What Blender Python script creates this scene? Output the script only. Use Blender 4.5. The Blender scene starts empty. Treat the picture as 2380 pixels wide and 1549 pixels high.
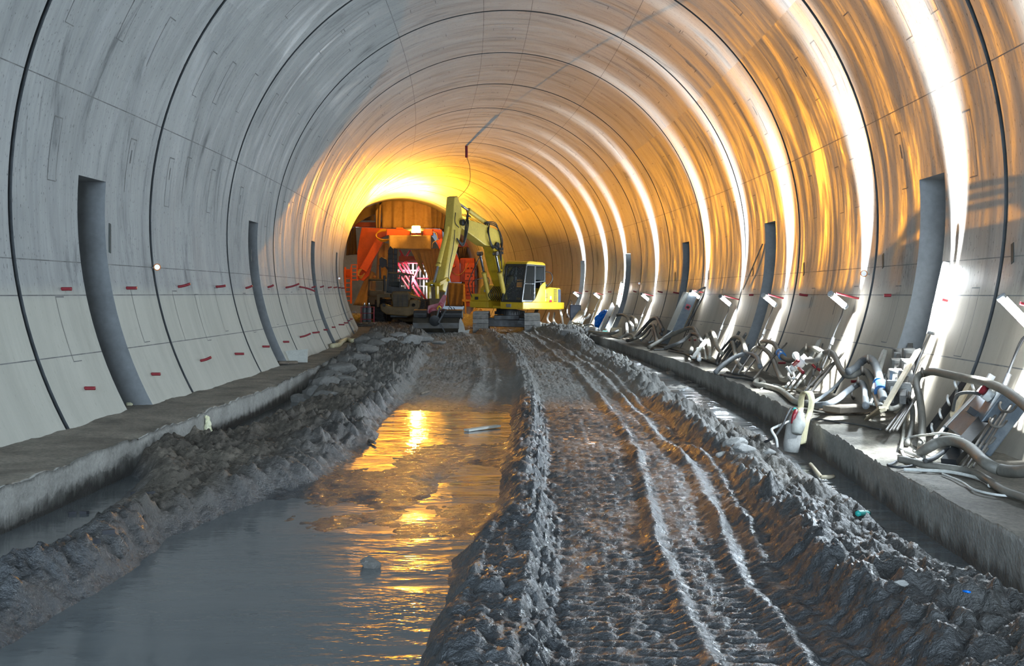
import bpy, bmesh, math, random
import numpy as np
from mathutils import Vector, Matrix

random.seed(7)
SC = bpy.context.scene
COL = SC.collection
PI = math.pi

# ------------------------------------------------------------------ camera
F, CX, HY, EYE = 2745.0, 1190.0, 682.0, 1.58     # focal length and principal point of the 2380 x 1549 frame, eye height over the bench
cd = bpy.data.cameras.new('camera')
cam = bpy.data.objects.new('camera', cd)
COL.objects.link(cam)
cam.location = (0, 0, EYE)
cam.rotation_euler = (PI / 2, 0, 0)
cd.sensor_width = 36.0
cd.lens = 36.0 * F / 2380.0
cd.shift_y = -(774.5 - HY) / 2380.0
cd.clip_end = 400
SC.camera = cam

# ------------------------------------------------------------------ colour management, world, large lights
SC.view_settings.view_transform = 'Standard'
SC.view_settings.look = 'None'
SC.view_settings.exposure = 0.0
SC.view_settings.gamma = 1.0
SC.view_settings.use_curve_mapping = False
SC.cycles.use_denoising = True
SC.cycles.max_bounces = 7
SC.cycles.diffuse_bounces = 4
SC.cycles.glossy_bounces = 4
SC.cycles.transmission_bounces = 6
SC.cycles.sample_clamp_indirect = 6.0
SC.cycles.caustics_reflective = False
SC.cycles.caustics_refractive = False

W = bpy.data.worlds.new('world')
SC.world = W
W.use_nodes = True
W.node_tree.nodes['Background'].inputs[0].default_value = (0.62, 0.8, 1.0, 1)
W.node_tree.nodes['Background'].inputs[1].default_value = 0.35


def light(name, kind, loc, energy, color, aim=None, **kw):
    ld = bpy.data.lights.new(name, kind)
    ld.energy = energy
    ld.color = color
    for k, v in kw.items():
        setattr(ld, k, v)
    o = bpy.data.objects.new(name, ld)
    COL.objects.link(o)
    o.location = loc
    if aim is not None:
        o.rotation_euler = (Vector(aim) - Vector(loc)).to_track_quat('-Z', 'Y').to_euler()
    return o


# cool fill light added unseen behind the camera to brighten the tunnel
light('cool_fill', 'AREA', (-1.5, -11.5, 4.4), 6500, (0.66, 0.83, 1.0), aim=(1.2, 14, 2.2), shape='RECTANGLE', size=8.0, size_y=5.5)

# ------------------------------------------------------------------ tunnel geometry: a gentle left-hand curve
R, ZC = 5.7, 2.71
RING, J0 = 5.0, 13.5
D_END = 88.0


def xc(d):
    return 0.09253 * d - 1.0104 - 0.002047 * d * d


def slope(d):
    return 0.09253 - 0.004094 * d


def pos(d, o, z):
    m = slope(d)
    L = math.sqrt(1 + m * m)
    return Vector((xc(d) + o / L, d - o * m / L, z))


def to_path(X, Y):
    d = Y
    for _ in range(4):
        m = slope(d)
        L2 = 1 + m * m
        d += ((X - xc(d)) * m + (Y - d)) / L2
    m = slope(d)
    L = math.sqrt(1 + m * m)
    return d, ((X - xc(d)) - (Y - d) * m) / L


def P(px, py, d):
    """the point seen at pixel (px, py) at distance d"""
    return Vector(((px - CX) * d / F, d, EYE - (py - HY) * d / F))


def G(px, py, z=0.0):
    """the point seen at pixel (px, py) on the level z"""
    return P(px, py, F * (EYE - z) / (py - HY))


def Wl(px, py, gap=0.0):
    """the point seen at pixel (px, py) on the lining (gap metres in front of it)"""
    r2 = (R - gap) ** 2

    def f(t):
        p = P(px, py, t)
        d, o = to_path(p.x, p.y)
        return o * o + (p.z - ZC) ** 2 - r2
    t = 3.0
    while f(t) < 0 and t < 120:
        t += 0.3
    a, b = t - 0.3, t
    for _ in range(24):
        c = (a + b) / 2
        if f(c) < 0:
            a = c
        else:
            b = c
    return P(px, py, a)


def inward(p):
    """inward normal of the lining at p"""
    d, o = to_path(p.x, p.y)
    a = pos(d, 0, ZC)
    return (a - p).normalized()


def wall_o(z):
    return math.sqrt(max(R * R - (z - ZC) ** 2, 0.01))


# ------------------------------------------------------------------ materials
def new_mat(name):
    m = bpy.data.materials.new(name)
    m.use_nodes = True
    nt = m.node_tree
    return m, nt, nt.nodes['Principled BSDF'], nt.links


def ramp(nt, fac, stops):
    r = nt.nodes.new('ShaderNodeValToRGB')
    els = r.color_ramp.elements
    while len(els) < len(stops):
        els.new(0.5)
    for e, (p, c) in zip(els, stops):
        e.position = p
        e.color = (c, c, c, 1) if isinstance(c, (int, float)) else (*c, 1)
    nt.links.new(fac, r.inputs[0])
    return r.outputs[0]


def noise(nt, vec, scale, detail=4, rough=0.55, distort=0.0):
    n = nt.nodes.new('ShaderNodeTexNoise')
    n.inputs['Scale'].default_value = scale
    n.inputs['Detail'].default_value = detail
    n.inputs['Roughness'].default_value = rough
    n.inputs['Distortion'].default_value = distort
    if vec is not None:
        nt.links.new(vec, n.inputs['Vector'])
    return n.outputs['Fac']


def mapping(nt, vec, scale):
    m = nt.nodes.new('ShaderNodeMapping')
    m.inputs['Scale'].default_value = scale
    nt.links.new(vec, m.inputs['Vector'])
    return m.outputs[0]


def mix(nt, fac, a, b, mode='MIX'):
    n = nt.nodes.new('ShaderNodeMix')
    n.data_type = 'RGBA'
    n.blend_type = mode
    for sock, v in ((n.inputs[0], fac), (n.inputs[6], a), (n.inputs[7], b)):
        if isinstance(v, (int, float)):
            sock.default_value = v
        elif isinstance(v, tuple):
            sock.default_value = (*v, 1)
        else:
            nt.links.new(v, sock)
    return n.outputs[2]


def math_n(nt, op, a, b=None, c=None):
    n = nt.nodes.new('ShaderNodeMath')
    n.operation = op
    for i, v in enumerate((a, b, c)):
        if v is None:
            continue
        if isinstance(v, (int, float)):
            n.inputs[i].default_value = v
        else:
            nt.links.new(v, n.inputs[i])
    return n.outputs[0]


def bump(nt, bsdf, height, strength, dist=0.02, normal=None):
    b = nt.nodes.new('ShaderNodeBump')
    b.inputs['Strength'].default_value = strength
    b.inputs['Distance'].default_value = dist
    nt.links.new(height, b.inputs['Height'])
    if normal is not None:
        nt.links.new(normal, b.inputs['Normal'])
    if bsdf is not None:
        nt.links.new(b.outputs[0], bsdf.inputs['Normal'])
    return b.outputs[0]


def simple(name, color, rough=0.5, metal=0.0, dirt=None, dirt_amt=0.5, scale=3.0, bump_s=0.15, spec=0.5):
    """painted / dusty surface: base colour, a dirt colour in noise patches, roughness variation and a fine bump"""
    m, nt, b, L = new_mat(name)
    tc = nt.nodes.new('ShaderNodeTexCoord').outputs['Object']
    n1 = noise(nt, tc, scale, 6, 0.65)
    n2 = noise(nt, tc, scale * 9, 3, 0.6)
    f = ramp(nt, n1, [(0.62 - 0.35 * dirt_amt, 0.0), (0.82 - 0.3 * dirt_amt, 1.0)])
    d = dirt if dirt else tuple(c * 0.45 for c in color)
    f2 = math_n(nt, 'MULTIPLY', f, dirt_amt)
    c = mix(nt, f2, color, d)
    c = mix(nt, 0.35, c, ramp(nt, n2, [(0.3, 0.55), (0.7, 1.0)]), 'MULTIPLY')
    L.new(c, b.inputs['Base Color'])
    L.new(ramp(nt, n1, [(0.3, max(rough - 0.12, 0.03)), (0.75, min(rough + 0.18, 1.0))]), b.inputs['Roughness'])
    b.inputs['Metallic'].default_value = metal
    b.inputs['Specular IOR Level'].default_value = spec
    if bump_s:
        bump(nt, b, n2, bump_s, 0.01)
    return m


def emitter(name, color, strength, base=(0.8, 0.8, 0.8)):
    m, nt, b, L = new_mat(name)
    b.inputs['Base Color'].default_value = (*base, 1)
    b.inputs['Emission Color'].default_value = (*color, 1)
    b.inputs['Emission Strength'].default_value = strength
    return m


def concrete_lining(name, gloss=0.0, lamp_tint=0.0):
    """sprayed-off formwork concrete; UV = (arc length, distance along the tunnel) in metres"""
    m, nt, b, L = new_mat(name)
    uv = nt.nodes.new('ShaderNodeTexCoord').outputs['UV']
    streak = noise(nt, mapping(nt, uv, (0.35, 2.4, 1)), 1.0, 7, 0.62, 0.6)
    fine = noise(nt, mapping(nt, uv, (1.2, 16.0, 1)), 1.0, 4, 0.6)
    cloud = noise(nt, mapping(nt, uv, (0.5, 0.6, 1)), 1.0, 6, 0.6, 0.8)
    pore = noise(nt, mapping(nt, uv, (14.0, 34.0, 1)), 1.0, 2, 0.5)
    stain = noise(nt, mapping(nt, uv, (0.16, 0.75, 1)), 1.0, 8, 0.7, 2.2)
    c = ramp(nt, streak, [(0.28, (0.22, 0.235, 0.24)), (0.5, (0.34, 0.35, 0.345)), (0.75, (0.42, 0.425, 0.415))])
    c = mix(nt, 0.5, c, ramp(nt, cloud, [(0.3, 0.62), (0.62, 1.0)]), 'MULTIPLY')
    c = mix(nt, 0.45, c, ramp(nt, fine, [(0.3, 0.65), (0.65, 1.05)]), 'MULTIPLY')
    c = mix(nt, ramp(nt, stain, [(0.56, 0.0), (0.68, 0.75)]), c, (0.085, 0.09, 0.095))
    c = mix(nt, ramp(nt, pore, [(0.645, 0.0), (0.7, 0.8)]), c, (0.06, 0.06, 0.06))
    # lower part of the walls is paler and sandier in tone
    sep = nt.nodes.new('ShaderNodeSeparateXYZ')
    geo = nt.nodes.new('ShaderNodeNewGeometry')
    L.new(geo.outputs['Position'], sep.inputs[0])
    low = ramp(nt, math_n(nt, 'MULTIPLY', sep.outputs[2], 0.25), [(0.37, 1.0), (0.43, 0.0)])
    c = mix(nt, math_n(nt, 'MULTIPLY', low, 0.72), c, mix(nt, streak, (0.40, 0.385, 0.325), (0.53, 0.515, 0.44)))
    if lamp_tint:
        c = mix(nt, lamp_tint, c, (0.9, 0.62, 0.42), 'MULTIPLY')  # orange lamplight put into the concrete's own colour
    L.new(c, b.inputs['Base Color'])
    b.inputs['Specular IOR Level'].default_value = 0.3
    rg = ramp(nt, math_n(nt, 'ADD', math_n(nt, 'MULTIPLY', streak, 0.5), math_n(nt, 'MULTIPLY', stain, 0.5)),
              [(0.40, 0.42 - 1.3 * gloss), (0.5, 0.6 - gloss), (0.60, 0.72)])
    rg = mix(nt, low, rg, (0.78, 0.78, 0.78))
    L.new(rg, b.inputs['Roughness'])
    hh = math_n(nt, 'ADD', math_n(nt, 'MULTIPLY', fine, 0.6), math_n(nt, 'MULTIPLY', streak, 1.0))
    hh = math_n(nt, 'SUBTRACT', hh, math_n(nt, 'MULTIPLY', ramp(nt, pore, [(0.66, 0.0), (0.76, 1.0)]), 0.5))
    bump(nt, b, hh, 0.25, 0.02)
    return m


def rough_concrete(name, wet=True, col=(0.33, 0.325, 0.30)):
    m, nt, b, L = new_mat(name)
    tc = nt.nodes.new('ShaderNodeTexCoord').outputs['Object']
    n1 = noise(nt, tc, 1.3, 8, 0.65)
    n2 = noise(nt, tc, 22, 4, 0.7)
    n3 = noise(nt, mapping(nt, tc, (5.0, 5.0, 0.5)), 1.0, 4, 0.7)
    c = mix(nt, ramp(nt, n1, [(0.35, 0.0), (0.65, 1.0)]), tuple(x * 0.6 for x in col), col)
    c = mix(nt, 0.6, c, ramp(nt, n2, [(0.3, 0.5), (0.62, 1.05)]), 'MULTIPLY')
    geo = nt.nodes.new('ShaderNodeNewGeometry')
    sep = nt.nodes.new('ShaderNodeSeparateXYZ')
    L.new(geo.outputs['Position'], sep.inputs[0])
    if wet:   # damp tide mark rising from the ditch water, ragged along its top
        t = math_n(nt, 'ADD', sep.outputs[2], math_n(nt, 'MULTIPLY', n3, -0.42))
        w = ramp(nt, math_n(nt, 'ADD', math_n(nt, 'MULTIPLY', t, 1.0), 0.9), [(0.36, 1.0), (0.46, 0.0)])
        c = mix(nt, math_n(nt, 'MULTIPLY', w, 0.85), c, (0.045, 0.042, 0.037))
    sn = nt.nodes.new('ShaderNodeSeparateXYZ')      # trodden dirt lying on the level top
    L.new(geo.outputs['Normal'], sn.inputs[0])
    top = ramp(nt, sn.outputs[2], [(0.5, 0.0), (0.8, 1.0)])
    dirt = mix(nt, ramp(nt, n1, [(0.35, 0.0), (0.6, 1.0)]), (0.10, 0.088, 0.068), (0.235, 0.21, 0.168))
    dirt = mix(nt, 0.7, dirt, ramp(nt, n2, [(0.3, 0.35), (0.62, 1.1)]), 'MULTIPLY')
    c = mix(nt, top, c, dirt)
    L.new(c, b.inputs['Base Color'])
    b.inputs['Roughness'].default_value = 0.8
    bump(nt, b, math_n(nt, 'ADD', n2, math_n(nt, 'MULTIPLY', n1, 2.0)), 0.6, 0.025)
    return m


def mud_mat(name):
    m, nt, b, L = new_mat(name)
    geo = nt.nodes.new('ShaderNodeNewGeometry')
    p = geo.outputs['Position']
    at = nt.nodes.new('ShaderNodeAttribute')
    at.attribute_name = 'dry'
    dry = at.outputs['Fac']
    n1 = noise(nt, p, 0.9, 7, 0.6)
    n2 = noise(nt, p, 9.0, 5, 0.65)
    n3 = noise(nt, p, 60.0, 4, 0.65)
    n4 = noise(nt, p, 21.0, 4, 0.6)
    wetc = mix(nt, n1, (0.022, 0.0245, 0.028), (0.082, 0.086, 0.09))
    dryc = mix(nt, ramp(nt, n1, [(0.35, 0.0), (0.65, 1.0)]), (0.045, 0.037, 0.028), (0.125, 0.107, 0.083))
    at2 = nt.nodes.new('ShaderNodeAttribute')
    at2.attribute_name = 'set_mud'
    firm = at2.outputs['Fac']
    c = mix(nt, dry, wetc, dryc)
    c = mix(nt, firm, c, mix(nt, n1, (0.15, 0.146, 0.137), (0.34, 0.33, 0.305)))
    c = mix(nt, 0.65, c, ramp(nt, n2, [(0.3, 0.45), (0.65, 1.1)]), 'MULTIPLY')
    L.new(c, b.inputs['Base Color'])
    wr = ramp(nt, n2, [(0.38, 0.2), (0.6, 0.46)])
    rr = mix(nt, dry, wr, (0.75, 0.75, 0.75))
    rr = mix(nt, firm, rr, ramp(nt, n2, [(0.35, 0.55), (0.6, 0.85)]))
    L.new(rr, b.inputs['Roughness'])
    L.new(math_n(nt, 'MULTIPLY_ADD', firm, -0.3, 0.48), b.inputs['Specular IOR Level'])
    hh = math_n(nt, 'ADD', math_n(nt, 'ADD', n2, math_n(nt, 'MULTIPLY', n4, 0.6)), math_n(nt, 'MULTIPLY', n3, 0.35))
    bump(nt, b, hh, 0.85, 0.045)
    return m


def slurry_mat(name):
    m, nt, b, L = new_mat(name)
    geo = nt.nodes.new('ShaderNodeNewGeometry')
    p = geo.outputs['Position']
    n1 = noise(nt, mapping(nt, p, (0.6, 1.6, 1)), 1.0, 5, 0.6)
    n2 = noise(nt, mapping(nt, p, (5.0, 9.0, 1)), 1.0, 3, 0.55)
    n3 = noise(nt, mapping(nt, p, (1.2, 2.2, 1)), 1.0, 3, 0.5)
    c = mix(nt, n1, (0.07, 0.08, 0.087), (0.14, 0.15, 0.15))
    L.new(c, b.inputs['Base Color'])
    L.new(ramp(nt, n1, [(0.38, 0.04), (0.62, 0.17)]), b.inputs['Roughness'])
    b.inputs['IOR'].default_value = 1.33
    b.inputs['Specular IOR Level'].default_value = 0.6
    hh = math_n(nt, 'MULTIPLY', n2, ramp(nt, n3, [(0.36, 0.1), (0.58, 1.0)]))
    sx = nt.nodes.new('ShaderNodeSeparateXYZ')      # the slurry is churned along the centre ridge, still on the left
    L.new(p, sx.inputs[0])
    churn = ramp(nt, math_n(nt, 'MULTIPLY_ADD', sx.outputs[0], 0.5, 1.0), [(0.12, 0.5), (0.42, 1.5)])
    bump(nt, b, math_n(nt, 'MULTIPLY', hh, churn), 0.22, 0.038)
    return m


M = {}
M['lining_left'] = concrete_lining('lining_left')
M['lining_right'] = concrete_lining('lining_right', gloss=0.05, lamp_tint=0.3)
M['lining_crown'] = concrete_lining('lining_crown', gloss=0.05)
M['joint'] = simple('joint_filler', (0.028, 0.032, 0.035), 0.7)
M['seam'] = simple('dark_seam', (0.10, 0.10, 0.10), 0.8, dirt=(0.3, 0.3, 0.29), dirt_amt=0.6, scale=2.5)  # dark seam lines broken up by paler concrete
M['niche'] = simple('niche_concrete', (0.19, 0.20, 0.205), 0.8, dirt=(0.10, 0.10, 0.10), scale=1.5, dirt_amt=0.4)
M['bench'] = rough_concrete('bench_concrete')
M['mud'] = mud_mat('mud')
M['slurry'] = slurry_mat('slurry')


# ------------------------------------------------------------------ object helpers
def link(name, me, parent=None):
    o = bpy.data.objects.new(name, me)
    COL.objects.link(o)
    if parent is not None:
        o.parent = parent
    return o


def wloc(o):
    v = Vector((0, 0, 0))
    while o is not None:
        v += o.location
        o = o.parent
    return v


def tag(o, label=None, cat=None, group=None, kind=None):
    if label:
        o['label'] = label
    if cat:
        o['category'] = cat
    if group:
        o['group'] = group
    if kind:
        o['kind'] = kind
    return o


def thing(name, label, cat, loc, group=None):
    o = link(name, None)
    o.location = loc
    o.empty_display_size = 0.2
    return tag(o, label, cat, group)


class MB:
    """collects shapes given in world coordinates; build() makes one mesh object of them"""

    def __init__(self):
        self.v, self.f, self.mi, self.sm = [], [], [], []

    def add(self, vs, fs, smooth=False, mi=0):
        n = len(self.v)
        self.v += [Vector(v) for v in vs]
        for f in fs:
            self.f.append([i + n for i in f])
            self.mi.append(mi)
            self.sm.append(smooth)
        return self

    def box(self, c, s, rot=None, mi=0, taper=1.0):
        c = Vector(c)
        m = rot if rot is not None else Matrix.Identity(3)
        vs = []
        for z in (-1, 1):
            k = taper if z > 0 else 1.0
            for x, y in ((-1, -1), (1, -1), (1, 1), (-1, 1)):
                vs.append(c + m @ Vector((x * s[0] / 2 * k, y * s[1] / 2 * k, z * s[2] / 2)))
        return self.add(vs, [(3, 2, 1, 0), (4, 5, 6, 7), (0, 1, 5, 4), (1, 2, 6, 5), (2, 3, 7, 6), (3, 0, 4, 7)], mi=mi)

    def bar(self, a, b, w, h=None, side=None, mi=0, w2=None, h2=None):
        """rectangular bar from a to b; `side` is the direction of its width"""
        a, b = Vector(a), Vector(b)
        h = h or w
        ax = (b - a).normalized()
        s = Vector(side) if side is not None else (Vector((0, 0, 1)) if abs(ax.z) < 0.9 else Vector((1, 0, 0))).cross(ax)
        s = (s - ax * s.dot(ax)).normalized()
        t = ax.cross(s)
        w2, h2 = w2 or w, h2 or h
        vs = [a + s * i * w / 2 + t * j * h / 2 for i, j in ((-1, -1), (1, -1), (1, 1), (-1, 1))]
        vs += [b + s * i * w2 / 2 + t * j * h2 / 2 for i, j in ((-1, -1), (1, -1), (1, 1), (-1, 1))]
        return self.add(vs, [(3, 2, 1, 0), (4, 5, 6, 7), (0, 1, 5, 4), (1, 2, 6, 5), (2, 3, 7, 6), (3, 0, 4, 7)], mi=mi)

    def prism(self, poly, vec, mi=0):
        """polygon (list of points) extruded by vec"""
        n = len(poly)
        vec = Vector(vec)
        vs = [Vector(p) for p in poly] + [Vector(p) + vec for p in poly]
        fs = [tuple(range(n))[::-1], tuple(range(n, 2 * n))]
        fs += [(i, (i + 1) % n, n + (i + 1) % n, n + i) for i in range(n)]
        return self.add(vs, fs, mi=mi)

    def tube(self, pts, r, n=10, cap=True, mi=0):
        pts = [Vector(p) for p in pts]
        rs = r if isinstance(r, (list, tuple)) else [r] * len(pts)
        vs, fs = [], []
        ref = None
        for i, p in enumerate(pts):
            t = (pts[min(i + 1, len(pts) - 1)] - pts[max(i - 1, 0)])
            t = t.normalized() if t.length > 1e-9 else Vector((0, 0, 1))
            if ref is None:
                ref = Vector((0, 0, 1)) if abs(t.z) < 0.9 else Vector((1, 0, 0))
            s = (ref - t * ref.dot(t)).normalized()
            ref = s
            q = t.cross(s)
            for k in range(n):
                a = 2 * PI * k / n
                vs.append(p + (s * math.cos(a) + q * math.sin(a)) * rs[i])
        for i in range(len(pts) - 1):
            for k in range(n):
                k2 = (k + 1) % n
                fs.append((i * n + k, i * n + k2, (i + 1) * n + k2, (i + 1) * n + k))
        if cap:
            fs.append(tuple(range(n))[::-1])
            fs.append(tuple((len(pts) - 1) * n + k for k in range(n)))
        return self.add(vs, fs, smooth=True, mi=mi)

    def cyl(self, a, b, r, r2=None, n=16, mi=0):
        a, b = Vector(a), Vector(b)
        e = (b - a) * 0.0005
        r2 = r if r2 is None else r2
        return self.tube([a, a + e, b - e, b], [r, r, r2, r2], n, mi=mi)

    def ball(self, c, r, n=10, sq=(1, 1, 1), jit=0.0, mi=0):
        c = Vector(c)
        vs, fs = [c + Vector((0, 0, -r * sq[2]))], []
        for i in range(1, n):
            th = PI * i / n
            for k in range(2 * n):
                ph = PI * k / n
                j = 1 + jit * (random.random() - 0.5)
                vs.append(c + Vector((r * sq[0] * math.sin(th) * math.cos(ph), r * sq[1] * math.sin(th) * math.sin(ph), -r * sq[2] * math.cos(th))) * j)
        vs.append(c + Vector((0, 0, r * sq[2])))
        w = 2 * n
        for k in range(w):
            fs.append((0, 1 + (k + 1) % w, 1 + k))
            fs.append((len(vs) - 1, 1 + (n - 2) * w + k, 1 + (n - 2) * w + (k + 1) % w))
        for i in range(n - 2):
            for k in range(w):
                fs.append((1 + i * w + k, 1 + i * w + (k + 1) % w, 1 + (i + 1) * w + (k + 1) % w, 1 + (i + 1) * w + k))
        return self.add(vs, fs, smooth=jit < 0.12, mi=mi)

    def sheet(self, rows, thick=0.006, mi=0):
        """cloth sheet: rows of points, given a little thickness"""
        nr, nc = len(rows), len(rows[0])
        vs = [Vector(p) for r in rows for p in r]
        nrm = Vector((0, 0, 0))
        for i in range(nr - 1):
            for j in range(nc - 1):
                a = vs[i * nc + j]
                nrm += (vs[i * nc + j + 1] - a).cross(vs[(i + 1) * nc + j] - a)
        nrm.normalize()
        n0 = len(vs)
        vs += [v + nrm * thick for v in vs]
        fs = []
        for i in range(nr - 1):
            for j in range(nc - 1):
                a, b, c, d = i * nc + j, i * nc + j + 1, (i + 1) * nc + j + 1, (i + 1) * nc + j
                fs.append((d, c, b, a))
                fs.append((n0 + a, n0 + b, n0 + c, n0 + d))
        for i in range(nr - 1):
            for j in (0, nc - 1):
                a, d = i * nc + j, (i + 1) * nc + j
                fs.append((a, d, n0 + d, n0 + a))
        for j in range(nc - 1):
            for i in (0, nr - 1):
                a, b = i * nc + j, i * nc + j + 1
                fs.append((a, b, n0 + b, n0 + a))
        return self.add(vs, fs, smooth=True, mi=mi)

    def build(self, name, mat, parent=None, bevel=0.0, loc=None):
        me = bpy.data.meshes.new(name)
        if parent is not None:
            base = wloc(parent)
        elif loc is not None:
            base = Vector(loc)
        else:
            lo = Vector([min(v[i] for v in self.v) for i in range(3)])
            hi = Vector([max(v[i] for v in self.v) for i in range(3)])
            base = Vector(((lo.x + hi.x) / 2, (lo.y + hi.y) / 2, lo.z))
        me.from_pydata([v - base for v in self.v], [], self.f)
        me.polygons.foreach_set('material_index', self.mi)
        me.polygons.foreach_set('use_smooth', self.sm)
        for m in (mat if isinstance(mat, (list, tuple)) else [mat]):
            me.materials.append(m)
        bm = bmesh.new()
        bm.from_mesh(me)
        bmesh.ops.recalc_face_normals(bm, faces=bm.faces)
        bm.to_mesh(me)
        bm.free()
        o = link(name, me, parent)
        if parent is None:
            o.location = base
        if bevel:
            mo = o.modifiers.new('bevel', 'BEVEL')
            mo.width = bevel
            mo.segments = 2
            mo.limit_method = 'ANGLE'
        return o


def spline(pts, k=8):
    pts = [Vector(p) for p in pts]
    out = []
    n = len(pts)
    for i in range(n - 1):
        p0, p1, p2, p3 = pts[max(i - 1, 0)], pts[i], pts[i + 1], pts[min(i + 2, n - 1)]
        for j in range(k):
            t = j / k
            out.append(0.5 * ((2 * p1) + (p2 - p0) * t + (2 * p0 - 5 * p1 + 4 * p2 - p3) * t * t + (3 * p1 - p0 - 3 * p2 + p3) * t ** 3))
    out.append(pts[-1])
    return out

# ------------------------------------------------------------------ the lining: two walls and the crown
def lin(a, b, step):
    n = max(1, int(round((b - a) / step)))
    return [a + (b - a) * i / n for i in range(n)]


JOINTS = [J0 - RING * k for k in range(1, 6)] + [J0 + RING * k for k in range(0, 15)]
JOINTS = sorted(j for j in JOINTS if -11 < j < D_END - 1)
NICHES = [6.0, 16.0, 26.0, 36.0, 46.0, 56.0, 66.0, 76.0]
NICHE_TOP = 3.15
A_FOOT = math.degrees(math.asin((-0.06 - ZC) / R))
A_TOP = math.degrees(math.asin((NICHE_TOP - ZC) / R))
SEAMS_WALL = [-19.5, -11.7, -7.3, 15.0]
SEAMS_CROWN = [38.0, 62.0, 83.5, 95.0, 118.5, 142.0]
JW, JD = 0.055, 0.05


def stations(niche_cuts):
    """distances along the tunnel with the radius offset there, joint grooves included"""
    st = []
    edges = [-12.0] + JOINTS + [D_END]
    for a, b in zip(edges[:-1], edges[1:]):
        lo = a + JW if a in JOINTS else a
        hi = b - JW if b in JOINTS else b
        cuts = [lo]
        for nd in (NICHES if niche_cuts else []):
            if lo < nd < hi:
                cuts += [nd - 0.5, nd + 0.5]
        cuts.append(hi)
        for c0, c1 in zip(cuts[:-1], cuts[1:]):
            st += [(d, 0.0, 0) for d in lin(c0, c1, 0.7)]
        st.append((hi, 0.0, 0))
        if b in JOINTS:
            st.append((hi, 0.0, 2))
            st.append((b - JW + 0.012, JD, 1))
            st.append((b + JW - 0.012, JD, 1))
            st.append((b + JW, 0.0, 2))
    return st


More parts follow.
